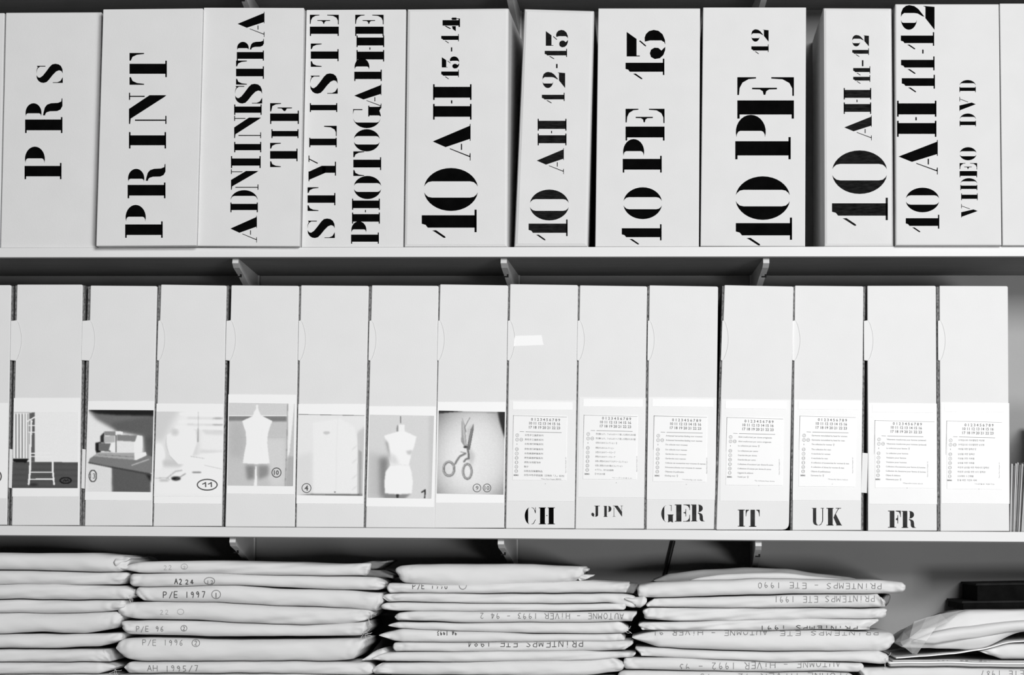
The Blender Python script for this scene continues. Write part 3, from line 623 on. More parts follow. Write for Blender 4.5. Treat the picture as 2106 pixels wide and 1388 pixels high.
# ---- boxes with printed language lists
LANG = [
 ('CH', [(1049, 584), (1189, 586), (1181.5, 1087), (1040, 1087)], 4, -3, None, 1152, 863.4, (1044.5, 823, 1184, 1030.3), (1054, 854, 1166, 987), [('C', 865, 1055, 965, 1207), ('H', 990, 1056, 1133, 1206)], 880, .2305,
  ['女性手工編織系列', '男性手工編織系列', '女性流行時裝系列', '男性流行時裝系列', '女性典雅時裝系列', '男性典雅時裝系列', '男性/女性配飾件', '鞋子', '出版品及裝置物品', '女性/中性手織起案（古物的「人」系列）'],
  [38, 38, 38, 38, 38, 38, 34, 9, 38, 83], '*Maison Martin Margiela, 銷售系列'),
 ('JPN', [(1192.5, 586.5), (1331, 588.5), (1324.5, 1087.6), (1183, 1087.6)], 4, -3, None, 1298, 861, (1189.5, 817, 1328.5, 1022.4), (1199, 853, 1311, 985), [('J', 200, 1040, 276, 1138), ('P', 310, 1042, 380, 1140), ('N', 392, 1040, 482, 1138)], 1170, .2305,
  ['手仕事により、フォルムをつくり直した女性のための服', '手仕事により、フォルムをつくり直した男性のための服', '女性のためのコレクション ♀', '男性のためのコレクション', '女性のためのワードローブ', '男性のためのワードローブ', '女性と男性のためのアクセサリーコレクション', '女性と男性のための靴のコレクション', 'オブジェ、または出版物', '♀のための服'],
  [82, 82, 44, 38, 41, 41, 67, 57, 38, 21], '*シーズンのあとに'),
 ('GER', [(1335.6, 586.5), (1477, 589), (1471, 1088), (1329, 1088)], 4, -2, None, 1442, 864.5, (1331.5, 817, 1474, 1027), (1343, 854.5, 1454, 990), [('G', 825, 1035, 937, 1188), ('E', 945, 1030, 1080, 1182), ('R', 1090, 1030, 1212, 1180)], 1170, .2305,
  ['Artisanaal herwerkte kleding voor vrouwen', 'Artisanaal herwerkte kleding voor mannen', 'De collectie voor vrouwen', 'De collectie voor mannen', 'Garderobe voor vrouwen', 'Garderobe voor mannen', 'Collectie van accessoires voor vrouwen & mannen', 'Schoenencollectie voor vrouwen & mannen', 'Objecten & publicaties', 'Kleding voor ♀'],
  [75, 75, 45, 44, 43, 42, 83, 75, 39, 27], '*Volledig uit zijde'),
 ('IT', [(1490, 586), (1632, 589), (1622.6, 1092), (1472.7, 1092)], 4, -2, None, 1591, 867, (1482, 821, 1624, 1030), (1493, 858, 1611, 997), [('I', 250, 1075, 312, 1226), ('T', 320, 1076, 444, 1228)], 1460, .2306,
  ['Abiti trasformati per donna artigianale', 'Abiti trasformati per uomo artigianale', 'La collezione per donna ♀', 'La collezione per uomo', 'Guardaroba per donna', 'Guardaroba per uomo', 'Collezione di accessori per donna & uomo', 'Collezione di scarpe per donna & uomo', 'Oggetti & edizioni', 'Vestiti per ♀'],
  [69, 68, 44, 41, 39, 37, 73, 69, 32, 23], '*Su richiesta linea donna'),
 ('UK', [(1635, 587), (1776, 588.5), (1771, 1090), (1629.5, 1090)], 4, -4, None, 1742, 864, (1631.5, 822, 1773, 1028.5), (1643, 855, 1760, 1000), [('U', 910, 1060, 1017, 1216), ('K', 1040, 1060, 1178, 1216)], 1460, .2306,
  ['Garments remodelled by hand for women', 'Garments remodelled by hand for men', 'The collection for women ♀', 'The collection for men', 'A wardrobe for women', 'A wardrobe for men', 'A collection of accessories for women & men', 'A collection of shoes for women & men', 'Objects & publications', 'Garments for ♀'],
  [73, 68, 47, 40, 39, 34, 78, 68, 40, 27], '*Friendly fabric below'),
 ('FR', [(1783.7, 587.5), (1925, 587.5), (1927, 1091), (1785, 1091)], 0, -7, (1773.5, 1785, 931, 1014), 1896, 872, (1784, 828.5, 1926.5, 1036), (1797.5, 864, 1922, 1003), [('F', 288, 1085, 402, 1236), ('R', 410, 1087, 538, 1238)], 1760, .2305,
  ['Vêtements transformés pour femmes (artisanal)', 'Vêtements transformés pour hommes (artisanal)', 'La collection pour femme ♀', 'La collection pour homme', 'Vestiaire pour femme', 'Vestiaire pour homme', "Collection d'accessoires pour femme & homme", 'Collection de chaussures pour femme & homme', 'Objets & éditions', 'Vêtements pour ♀'],
  [81, 82, 48, 45, 41, 42, 81, 82, 30, 32], '*Disponible toutes saisons'),
 (None, [(1932, 587.5), (2073, 588), (2076, 1092), (1934, 1092)], 6, -3, None, 2043.5, 874, (1933, 827.5, 2075.5, 1035), (1945, 865, 2061, 1005), [], 1760, .2305,
  ['수작업으로 리모델링한 여성용', '수작업으로 리모델링한 남성용', '여성을 위한 컬렉션♀', '남성을 위한 컬렉션', '여성을 위한 의복들', '남성을 위한 의복들', '여성과 남성을 위한 액세서리 컬렉션', '여성과 남성을 위한 슈즈 컬렉션', '오브제와 그 간행물', '♀을 위한 가먼트 의복'],
  [54, 54, 37, 34, 34, 34, 64, 57, 33, 40], '*시즌별로 적용가능'),
]
LDY = [31.5, 40.6, 49.6, 60, 69.1, 78.2, 87.4, 96.4, 105.3, 113.6]
NUM = [['0'], ['0', '10'], ['1'], ['10'], ['4'], ['14'], ['11'], ['22'], ['13'], ['MM6']]
ROWS = ['0 1 2 3 4 5 6 7 8 9', '10 11 12 13 14 15 16', '17 18 19 20 21 22 23']
DARK = {'CH': 'black', 'JPN': 'black', 'GER': 'black', 'IT': 'black', 'UK': 'black', 'FR': 'black'}
for code, q, cor, tabx, low, RX, RY, cd, pg, gl, goff, gs, lines, wid, foot in LANG:
    lb = f'archive box with a printed number list and the stencilled code {code}' if code else 'last archive box on the right with a Korean list and no stencilled code'
    rad = (2, 4, 1.5, 1.5)
    yf0 = 0.0
    if code == 'IT': rad = (2, 4, 14, 3); yf0 = -.004
    t, yf = archive(lb, q, cor, tabx=tabx, low=low, yf=yf0, rad=rad, gapright=4 if code == 'UK' else None)
    ln = -8 / 500
    def sq(b, l=ln): return [(b[0] + 2, b[1]), (b[2], b[1] + 1.5), (b[2] + (b[3] - b[1]) * l, b[3] + 1), (b[0] + 2 + (b[3] - b[1]) * l, b[3])]
    if code in ('FR', None): ln = .004
    c = card(t, yf, sq(cd, ln), 'label_sleeve', SLEEVE)
    # brighter strip of folded paper along the top of the sleeve
    pgm = card(c, yf - .0006, sq(pg, ln), 'printed_page', PAGE)
    pgm.parent = c; pgm.matrix_parent_inverse = Matrix.Translation(-c.parent.location) if False else Matrix()
    v, f = sheet(sq((cd[0] + 8, cd[1] + 3, cd[2] - 7, cd[1] + 19), ln), yf - .0009, .0003); mesh('tape', v, f, PAPER, c).matrix_parent_inverse = Matrix()
    pgm.matrix_parent_inverse = Matrix()
    Y = yf - .00135
    sl = .028 if code else .012
    parts = []
    for i, r in enumerate(ROWS):
        yb_ = RY + (0, 8.0, 16.3)[i] + 3.0; xl = RX - (60, 64, 64.5)[i] + .3
        xl, xr = xl, RX
        parts.append(puttext(r, xl, xr, yb_ - sl * (xr - xl), 0, 7.6, Y, .018, sl))
    parts.append(flat2d([[(RX - 83, RY + 23.6), (RX - 74, RY + 24), (RX - 74, RY + 24.7), (RX - 83, RY + 24.3)], [(RX - 71, RY + 24), (RX + 3, RY + 25.8), (RX + 3, RY + 26.6), (RX - 71, RY + 24.8)]], Y))
    g1, f1 = join(parts); o = mesh('printed_numbers', g1, f1, PRINTD if False else mat('number_print', .17, .6, .1, 60), c); o.matrix_parent_inverse = Matrix()
    parts = []
    for i, (s, wd) in enumerate(zip(lines, wid)):
        y = RY + LDY[i]; x = RX - 72.5 - i * .22
        parts.append(puttext(s, x, x + wd, y + 1.2, 0, 4.3, Y, .012, sl))
        xc = RX - 88.2 - (.25 * i)
        for j, nn in enumerate(NUM[i]):
            if nn == 'MM6': parts.append(puttext(nn, xc - 5, xc + 5, y + 1.6, 0, 5, Y, .03))
            elif nn == '1': parts.append(puttext(nn, xc - .6, xc + .6, y + 1.6, 0, 4.2, Y))
            else:
                parts.append(flat2d(ringpoly(xc + j * 8.6, y, 3.5, 3.5, .75, 18), Y))
                parts.append(puttext(nn, xc + j * 8.6 - (1 if len(nn) == 1 else 2), xc + j * 8.6 + (1 if len(nn) == 1 else 2), y + 1.4, 0, 4.2, Y))
    parts.append(puttext(foot, RX - 39, RX + 2, RY + 122.5, 0, 3.4, Y, .0, sl)); parts.append(puttext('*', RX - 31, RX - 29.5, RY + 134, 0, 5, Y))
    parts.append(puttext('Maison Martin Margiela 163', RX + 12.5, None, RY + 109, RY + 77, 2.6, Y, 0, 0, True))
    g1, f1 = join(parts); o = mesh('printed_list', g1, f1, PRINT, c); o.matrix_parent_inverse = Matrix()
    # hairline edges of the page that show as a thin grey line
    x0, y0, x1, y1 = pg
    lw = 1.3 if code == 'GER' else .8
    v, f = flat2d([[(x0 + 2, y0), (x1, y0 + 3.2), (x1, y0 + 3.9), (x0 + 2, y0 + lw)], [(x0 + 2, y0), (x0 + 2 + lw, y0), (x0 + .5 + lw * .4, y0 + 70), (x0 + .5, y0 + 70)]], yf - .0014)
    o = mesh('page_border', v, f, mat('thin_border_print', .4, .6, .1, 60), c); o.matrix_parent_inverse = Matrix()
    if gl:
        polys = []
        for g in gl: polys += glyph2d(g[0], (g[1] * gs + goff, g[2] * gs + 800, g[3] * gs + goff, g[4] * gs + 800), False)
        v, f = flat2d(polys, yf - .0004); o = mesh('stencilled_code', v, f, INK if code == 'CH' else INK3, t); o['label'] = f'stencilled letters reading {code}'
    if code == 'CH':
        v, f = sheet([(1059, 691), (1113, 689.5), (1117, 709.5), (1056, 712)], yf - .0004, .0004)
        mesh('tape_strip', v, f, mat('glossy_tape', .88, .25, .005, 20), t)['label'] = 'strip of glossy tape coloured white for its highlight'  # tape highlight put into a near-white base colour
for o in list(COL.objects):
    if o.parent and o.parent.parent:      # sub-parts sit under parts that themselves carry no offset
        pass

# thin booklets leaning at the right end of the middle shelf
rnd = random.Random(5)
x = 2079.0
for i in range(13):
    wpx = rnd.choice([2.4, 2.8, 3.4, 3.8]); top = 950 + rnd.uniform(-2, 5) + (3 if i % 3 == 1 else 0); ln = 3.0 + .9 * i if i < 6 else 8.4
    xb = x - 2 + .0 * i
    a = [(x + ln - 2, top), (x + ln - 2 + wpx, top + .8), (xb + wpx, 1092.5), (xb, 1092.5)]
    v, f = prism(a, (0, 0, 0, 0), .012 + rnd.uniform(0, .012), .2, .0003, zm + .0003)
    o = mesh('booklet', v, f, MAGD if i in (1, 4) else MAGA)
    tag(o, 'thin grey booklet leaning in the row at the right end of the middle shelf', 'booklet', 'thin booklets at the right end of the middle shelf')
    x += wpx + .5
for i in range(22):  # unseen row added to throw shade on the wall at right
    wpx = rnd.uniform(3.4, 6.5); top = (958 if i < 5 else 862) + rnd.uniform(-8, 8)
    v, f = prism([(x + 7, top), (x + 7 + wpx, top), (x - 1 + wpx, 1092.5), (x - 1, 1092.5)], (0, 0, 0, 0), .012 + rnd.uniform(0, .012), .2, .0003, zm + .0003)
    tag(mesh('booklet', v, f, MAGD if i % 4 == 1 else MAGA), 'added unseen grey booklet past the right edge, shading the wall', 'booklet', 'added unseen booklets beyond the right end of the middle shelf')
    x += wpx + .5
# papers filed in the gap before the FR box
for i in range(3):
    v, f = prism([(1776 + 2.4 * i, 884), (1778 + 2.4 * i, 884), (1777.5 + 2.4 * i, 1091), (1775.5 + 2.4 * i, 1091)], (0,) * 4, .03 + .004 * i, .2, .0002, zm + .0003)
    tag(mesh('filed_sheet', v, f, MAGD), 'dark loose sheet filed in the gap between the UK and FR boxes', 'paper', 'sheets between the UK and FR boxes')

# ------------------------------------------------------------------ cloth bundles
def interp(pl, x):
    if x <= pl[0][0]: return pl[0][1]
    for (xa, ya), (xb, yb) in zip(pl, pl[1:]):
        if x <= xb:
            t = (x - xa) / (xb - xa); t = t * t * (3 - 2 * t) * .5 + t * .5
            return ya + (yb - ya) * t
    return pl[-1][1]
ENDR = {'round': .75, 'blunt': .22, 'point': 1.7, 'soft': .45}
def clothmesh(L, Rr, top, bot, yf, depth, ends, seed, amp=1.0, n=110):
    V, Fc = [], []; m = None; rs = random.Random(seed); skl, skr = rs.uniform(-.9, .9), rs.uniform(-.9, .9)
    base = [(-1, 1.0), (-.96, .72), (-.98, .4)]
    for i in range(n + 1):
        s = i / n; s = .5 - .5 * math.cos(math.pi * s) if True else s
        x = L + (Rr - L) * s
        pt, pb = interp(top, x), interp(bot, x)
        a, b = un(x, pt, yf), un(x, pb, yf)
        h = max(a.z - b.z, .002); X = a.x
        dl = (x - L) * PXM; dr = (Rr - x) * PXM
        k = 1.0; rec = 0.0
        for d, e in ((dl, ends[0]), (dr, ends[1])):
            re = max(ENDR[e] * h, .001)
            if d < re: k = min(k, math.sqrt(max(0, 1 - (1 - d / re) ** 2)) if e != 'point' else (d / re) ** .6); rec = max(rec, (1 - k))
        k = max(k, .12 if ends[0] != 'blunt' else .55)
        zc = (a.z + b.z) / 2 - (0.0 if True else 0); hh = h / 2 * k
        ry = min(.62 * h, .016) * (.4 + .6 * k); y0 = yf + rec * ry * 1.2
        ring = []
        for j in range(13):
            th = -math.pi / 2 + math.pi * j / 12
            cy, cz = math.cos(th), math.sin(th)
            ex = abs(cy) ** .85
            ring.append((y0 + ry * (1 - ex), zc + hh * (abs(cz) ** .9) * (1 if cz > 0 else -1)))
        ring = [(y0 + depth, zc - hh * .8), (y0 + depth * .5, zc - hh * .97)] + ring + [(y0 + depth * .5, zc + hh * .97), (y0 + depth, zc + hh * .8)]
        if m is None: m = len(ring)
        for j, (y, z) in enumerate(ring):
            fr = max(0, 1 - (y - yf) / .05)
            q = (z - zc) / max(h, .001)
            p = Vector((X * 9 + seed * 7.1, z * 30 + X * 6, y * 12))
            w1 = noise.noise(p) ; w2 = noise.noise(Vector((X * 38 + z * 70 + seed, z * 55, seed * 3.3))); w3 = noise.noise(Vector((X * 16 - z * 120, z * 20, seed * 1.7 + 9)))
            r3 = max(0, w3 - .12)
            dy = (w1 * .0022 + w2 * .0011 - r3 * .0035) * amp * fr
            dz = (noise.noise(Vector((X * 11, z * 22, 2))) * .0016 + noise.noise(Vector((X * 34, z * 30, 7))) * .0006) * (1 if y < yf + .05 else .3)
            near = max(0, 1 - min(dl, dr) / .035); q2 = max(-.5, min(.5, q))
            dy += near * (abs(noise.noise(Vector((X * 60 + z * 40, z * 130, seed)))) - .25) * .009 * fr * amp
            sk = near * near * ((skl if dl < dr else skr) * q2 * h + noise.noise(Vector((z * 110, seed, 4))) * .0035 * amp)
            V.append((X + sk, y - dy, z + dz))
    for i in range(n):
        for j in range(m - 1):
            Fc.append((i * m + j, i * m + j + 1, (i + 1) * m + j + 1, (i + 1) * m + j))
        Fc.append((i * m + m - 1, i * m, (i + 1) * m, (i + 1) * m + m - 1))
    Fc.append(tuple(range(m))[::-1]); Fc.append(tuple(n * m + j for j in range(m)))
    return V, Fc

# ---- single-stroke hand lettering
H = {
 'A': [[(0, 0), (.5, 1), (1, 0)], [(.2, .38), (.8, .38)]], 'U': [[(0, 1), (.05, .2), (.35, 0), (.7, .1), (.9, .3), (.95, 1)]], 'T': [[(0, 1), (1, 1)], [(.5, 1), (.5, 0)]],
 'O': [[(.5, 1), (.1, .8), (0, .4), (.3, 0), (.7, 0), (1, .4), (.85, .85), (.5, 1)]], 'M': [[(0, 0), (.1, 1), (.5, .4), (.9, 1), (1, 0)]], 'N': [[(0, 0), (.05, 1), (.95, 0), (1, 1)]],
 'E': [[(.9, 1), (0, 1), (0, 0), (.9, 0)], [(0, .5), (.75, .5)]], 'H': [[(0, 1), (0, 0)], [(1, 1), (1, 0)], [(0, .5), (1, .5)]], 'I': [[(.5, .8), (.5, 0)], [(.5, 1.02), (.52, 1.1)]],
 'V': [[(0, 1), (.5, 0), (1, 1)]], 'R': [[(0, 0), (0, 1), (.7, .95), (.8, .7), (.6, .5), (0, .45)], [(.4, .45), (1, 0)]], 'P': [[(0, 0), (0, 1), (.75, .95), (.85, .7), (.6, .48), (0, .45)]],
 'S': [[(.9, .9), (.4, 1), (.05, .75), (.5, .5), (.9, .25), (.5, 0), (0, .1)]], '-': [[(.1, .45), (.9, .45)]], '/': [[(.1, -.05), (.9, 1.05)]], ' ': [],
 '0': [[(.5, 1), (.15, .75), (.15, .2), (.5, 0), (.85, .2), (.85, .75), (.5, 1)]], '1': [[(.5, 1), (.5, 0)]], '2': [[(.1, .8), (.4, 1), (.8, .8), (.6, .4), (.1, 0), (.9, 0)]],
 '3': [[(.1, .95), (.8, .95), (.4, .6), (.85, .35), (.5, 0), (.1, .1)]], '4': [[(.6, 0), (.6, 1), (.05, .3), (.95, .3)]], '5': [[(.85, 1), (.2, 1), (.15, .55), (.7, .5), (.8, .15), (.1, 0)]],
 '6': [[(.8, 1), (.3, .7), (.15, .2), (.5, 0), (.85, .2), (.6, .5), (.2, .35)]], '7': [[(.1, 1), (.9, 1), (.4, 0)]], '8': [[(.5, .5), (.2, .75), (.5, 1), (.8, .75), (.5, .5), (.15, .2), (.5, 0), (.85, .2), (.5, .5)]],
 '9': [[(.8, .7), (.4, .5), (.15, .75), (.5, 1), (.8, .75), (.8, .4), (.6, 0)]], 'É': [[(.9, 1), (0, 1), (0, 0), (.9, 0)], [(0, .5), (.75, .5)], [(.4, 1.15), (.8, 1.3)]],
 '@': [[(.5 + .62 * math.cos(a * .45), .5 + .62 * math.sin(a * .45)) for a in range(15)]],
}
def writing(parent, bvh, text, x0, x1, ya, yb, hgt, m, rot=False, wd=1.5, seed=0, name='handwriting', ring=None):
    """marker pen words lying on the cloth: xa..xb and base line ya..yb in photograph pixels"""
    r = random.Random(seed); n = len(text); cw = (x1 - x0) / n; V, Fc = [], []
    origin = Vector((0, -D, ZC))
    def cast(px, py):
        d = (un(px, py, 0) - origin).normalized()
        hit = bvh.ray_cast(origin, d)
        return (hit[0] - d * .0006) if hit[0] is not None and hit[0].y < .1 else None
    for i, ch in enumerate(text):
        for st in H.get(ch, []):
            pts = []
            for (a, b), (c, d) in zip(st, st[1:]):
                k = max(1, int(math.hypot((c - a) * cw * .7, (d - b) * hgt) / 2.5))
                pts += [(a + (c - a) * t / k, b + (d - b) * t / k) for t in range(k)]
            pts.append(st[-1]); jx, jy = r.uniform(-.5, .5), r.uniform(-.7, .7)
            px = []
            for u, v in pts:
                X = x0 + cw * (i + .12 + .68 * u); base = ya + (yb - ya) * (i + .5) / n
                if rot: X = x1 - (X - x0); px.append((X + jx, base - hgt + v * hgt + jy))
                else: px.append((X + jx, base - v * hgt + jy))
            for (xa, y0), (xb, y1) in zip(px, px[1:]):
                L = math.hypot(xb - xa, y1 - y0) + 1e-6; nx, ny = -(y1 - y0) / L * wd / 2, (xb - xa) / L * wd / 2
                e = .15 * wd
                q = [cast(xa + nx, y0 + ny), cast(xb + nx, y1 + ny), cast(xb - nx, y1 - ny), cast(xa - nx, y0 - ny)]
                if None in q: continue
                o = len(V); V += q; Fc.append((o, o + 1, o + 2, o + 3))
    if V:
        o = mesh(name, V, Fc, m, parent); return o

BUN = {}
def bundle(key, pile, label, L, Rr, top, bot, yf=.008, depth=.195, ends=('soft', 'soft'), amp=1.0, flaps=(), m=CLOTH, writes=(), threads=()):
    mx = (L + Rr) / 2; c = un(mx, interp(bot, mx), yf)
    t = thing('cloth_bundle', label, 'cloth bundle', (c.x, yf + .09, c.z), pile)
    seed = sum(ord(ch) * (i + 3) for i, ch in enumerate(key)) % 97
    v, f = clothmesh(L, Rr, top, bot, yf, depth, ends, seed, amp)
    o = mesh('folded_cloth', v, f, m, t, True)
    bvh = BVHTree.FromPolygons([Vector(a) for a in v], f)
    for w_ in writes:
        writing(t, bvh, *w_[:-1], seed=seed + w_[-1])
    for (fl, fr, ft, fb, yo, e, mm) in flaps:
        v, f = clothmesh(fl, fr, ft, fb, yf + yo, depth * .6, e, seed + 5, .8, 36); mesh('folded_end', v, f, mm, t, True)
    if threads:
        rt = random.Random(seed); TV, TF = [], []
        for (tx, ty) in threads:
            for k in range(3):
                a = rt.uniform(-.3, 1.6); cx, cy = tx, ty; pts = []
                for j in range(7):
                    pts.append((cx, cy)); cx += math.cos(a) * 2.6; cy += math.sin(a) * 2.6; a += rt.uniform(-.55, .55)
                yy = yf - .001 - rt.uniform(0, .004)
                for (xa, ya), (xb, yb) in zip(pts, pts[1:]):
                    o_ = len(TV); L_ = math.hypot(xb - xa, yb - ya); nx, ny = -(yb - ya) / L_ * .26, (xb - xa) / L_ * .26
                    TV += [un(xa - nx, ya - ny, yy), un(xa + nx, ya + ny, yy), un(xb + nx, yb + ny, yy), un(xb - nx, yb - ny, yy), un(xa, ya, yy + .0006), un(xb, yb, yy + .0006)]
                    TF += [(o_, o_ + 1, o_ + 2, o_ + 3), (o_, o_ + 4, o_ + 5, o_ + 3), (o_ + 1, o_ + 4, o_ + 5, o_ + 2)]
        mesh('loose_threads', TV, TF, CLOTH, t)['kind'] = 'stuff'
    BUN[key] = t
    return t
P1, P2, P3, P4 = 'bundles in the pile at the left edge', 'bundles in the second pile', 'bundles in the third pile', 'bundles in the fourth pile'
x_ = -220
bundle('a1', P1, 'cream cloth bundle on top of the leftmost pile, its end flap open', x_, 261, [(x_, 1140), (0, 1137), (80, 1139), (190, 1137), (240, 1142), (261, 1150)], [(x_, 1170), (0, 1172), (150, 1174), (261, 1176)],
       flaps=[(232, 266, [(232, 1146), (250, 1139), (266, 1143)], [(232, 1168), (250, 1166), (266, 1152)], -.004, ('soft', 'point'), CLOTH)])
bundle('a2', P1, 'thin cream cloth bundle second from the top of the leftmost pile', x_, 259, [(x_, 1172), (0, 1174), (259, 1177)], [(x_, 1202), (0, 1202), (259, 1202)])
bundle('a3', P1, 'cream cloth bundle with a pointed end, third down in the leftmost pile', x_, 273, [(x_, 1202), (0, 1202), (100, 1200), (273, 1206)], [(x_, 1233), (0, 1233), (273, 1233)], ends=('soft', 'round'), threads=[(262, 1226), (268, 1222)])
bundle('a4', P1, 'thin cream cloth bundle fourth down in the leftmost pile, reaching behind its neighbour', x_, 256, [(x_, 1235), (256, 1235)], [(x_, 1261), (100, 1261), (200, 1258), (256, 1254)], ends=('soft', 'soft'))
bundle('a5', P1, 'thick cream cloth bundle with a turned-up bottom, fifth down in the leftmost pile', x_, 248, [(x_, 1261), (120, 1261), (200, 1258), (248, 1257)], [(x_, 1305), (0, 1304), (90, 1300), (170, 1303), (248, 1292)])
bundle('a6', P1, 'cream cloth bundle sixth down in the leftmost pile, above a dark gap', x_, 251, [(x_, 1306), (0, 1305), (200, 1304), (251, 1302)], [(x_, 1332), (100, 1333), (200, 1330), (251, 1316)])
bundle('a7', P1, 'short cream cloth bundle seventh down in the leftmost pile, ending before a black hole', x_, 223, [(x_, 1336), (223, 1336)], [(x_, 1361), (223, 1361)], ends=('soft', 'blunt'))
bundle('a8', P1, 'cream cloth bundle eighth down in the leftmost pile', x_, 240, [(x_, 1362), (240, 1363)], [(x_, 1386), (200, 1386), (240, 1380)], ends=('soft', 'point'), threads=[(236, 1376), (225, 1384)])
bundle('a9', P1, 'cream cloth bundle at the foot of the leftmost pile, cut by the picture bottom', x_, 232, [(x_, 1388), (120, 1387), (232, 1388)], [(x_, 1434), (232, 1434)])

bundle('b1', P2, 'thin cloth bundle on top of the second pile, grey tail at its right end', 248, 760, [(248, 1160), (300, 1155), (440, 1153), (600, 1156), (700, 1160), (760, 1158)],
       [(248, 1176), (300, 1178), (600, 1183), (760, 1185)], ends=('point', 'blunt'),
       flaps=[(742, 798, [(742, 1158), (770, 1153), (798, 1151)], [(742, 1172), (775, 1172), (798, 1158)], .012, ('blunt', 'point'), CLOTHD),
              (745, 806, [(745, 1172), (780, 1173), (806, 1180)], [(745, 1186), (780, 1188), (806, 1192)], .014, ('blunt', 'point'), CLOTHD)],
       writes=[('22 ', 335, 366, 1171, 1172, 9, PENCILL, False, 1.2, 1), ('@', 372, 388, 1170, 1170, 9, PENCILL, False, 1.0, 2), ('2', 376, 384, 1169, 1169, 6, PENCILL, False, 1.0, 3)])
bundle('b2', P2, 'cream cloth bundle with half-hidden dark writing, second down in the second pile', 263, 790, [(263, 1180), (400, 1179), (600, 1184), (790, 1188)], [(263, 1206), (500, 1204), (680, 1212), (790, 1214)], ends=('soft', 'round'),
       writes=[('A2', 358, 376, 1201, 1201, 11, PENCILD, False, 1.8, 1), ('24', 380, 400, 1201, 1201, 9, PENCILD, False, 1.8, 2), ('@', 419, 445, 1200, 1201, 12, PENCIL, False, 1.3, 3), ('12', 424, 440, 1201, 1201, 8, PENCIL, False, 1.3, 4)])
bundle('b3', P2, 'cream cloth bundle marked P/E 1997', 278, 784, [(278, 1207), (480, 1204), (600, 1212), (700, 1213), (784, 1220)], [(278, 1234), (500, 1242), (600, 1247), (700, 1249), (784, 1257)], ends=('soft', 'blunt'),
       writes=[('P/E 1997', 335, 424, 1229, 1229, 12.5, PENCILD, False, 1.7, 1), ('@', 434, 456, 1230, 1230, 14, PENCIL, False, 1.4, 2), ('1', 439, 451, 1229, 1229, 10, PENCILD, False, 1.5, 3)])
bundle('b4', P2, 'thick cream cloth bundle with very faint writing, fourth down in the second pile', 241, 765, [(241, 1240), (320, 1236), (500, 1243), (620, 1249), (700, 1250), (765, 1254)],
       [(241, 1268), (290, 1272), (400, 1276), (500, 1283), (620, 1286), (700, 1282), (765, 1274)], ends=('round', 'round'), amp=1.3,
       writes=[('22 ', 328, 360, 1263, 1264, 9, PENCILL, False, 1.1, 1), ('@', 364, 380, 1262, 1262, 9, PENCILL, False, 1.0, 2)], threads=[(760, 1258), (758, 1272)])
bundle('b5', P2, 'thin cream cloth bundle marked P/E 96, just above the thick P/E 1996 one', 248, 752, [(248, 1277), (300, 1275), (420, 1279), (500, 1284), (620, 1287), (752, 1277)], [(248, 1304), (460, 1309), (620, 1309), (752, 1305)], ends=('soft', 'blunt'),
       writes=[('P/E 96', 279, 338, 1299, 1299, 11, PENCIL, False, 1.2, 1), ('@', 371, 386, 1296, 1296, 9.5, PENCIL, False, 1.3, 2), ('2', 375, 382, 1295, 1295, 7, PENCIL, False, 1.2, 3)], threads=[(748, 1300), (750, 1304)])
bundle('b6', P2, 'thick rounded cream cloth bundle marked P/E 1996 under a dark slit', 236, 745, [(236, 1314), (300, 1311), (480, 1316), (620, 1316), (745, 1311)], [(236, 1352), (290, 1359), (560, 1360), (680, 1360), (745, 1355)], ends=('round', 'blunt'),
       writes=[('P/E 1996', 292, 378, 1327, 1327, 11.5, PENCIL, False, 1.2, 1), ('@', 394, 413, 1328, 1328, 12, PENCIL, False, 1.3, 2), ('2', 399, 408, 1327, 1327, 9, PENCIL, False, 1.3, 3)])
bundle('b7', P2, 'cream cloth bundle marked AH 1995/7', 256, 768, [(256, 1361), (400, 1361), (768, 1362)], [(256, 1384), (500, 1384), (768, 1388)], ends=('soft', 'round'),
       writes=[('AH 1995/7', 302, 410, 1380, 1381, 12, PENCIL, False, 1.5, 1)])
bundle('b8', P2, 'cream cloth bundle at the foot of the second pile, cut by the picture bottom', 222, 765, [(222, 1389), (300, 1386), (600, 1386), (765, 1390)], [(222, 1434), (765, 1434)])

bundle('c1', P3, 'short thick cream cloth bundle with its end open, alone on top of the third pile', 814, 1199, [(814, 1164), (850, 1161), (950, 1160), (1050, 1160), (1199, 1166)], [(814, 1198), (900, 1204), (980, 1207), (1080, 1204), (1199, 1195)], ends=('soft', 'blunt'),
       flaps=[(1188, 1208, [(1188, 1166), (1208, 1169)], [(1188, 1180), (1208, 1177)], .003, ('blunt', 'round'), CLOTH), (1188, 1222, [(1188, 1184), (1205, 1182), (1222, 1181)], [(1188, 1195), (1205, 1192), (1222, 1187)], .005, ('blunt', 'point'), CLOTH)])
bundle('c2', P3, 'cream cloth bundle with half-hidden P/E writing and a dark open end', 796, 1294, [(796, 1199), (900, 1202), (1100, 1197), (1210, 1194), (1294, 1198)], [(796, 1220), (1050, 1218), (1294, 1219)], ends=('blunt', 'blunt'),
       flaps=[(1284, 1310, [(1284, 1199), (1310, 1200)], [(1284, 1220), (1310, 1221)], .012, ('blunt', 'blunt'), CLOTHD)],
       writes=[('P/E 1990', 848, 922, 1211, 1211, 12, PENCILD, False, 1.3, 1), ('@', 944, 962, 1210, 1210, 13, PENCIL, False, 1.3, 2)])
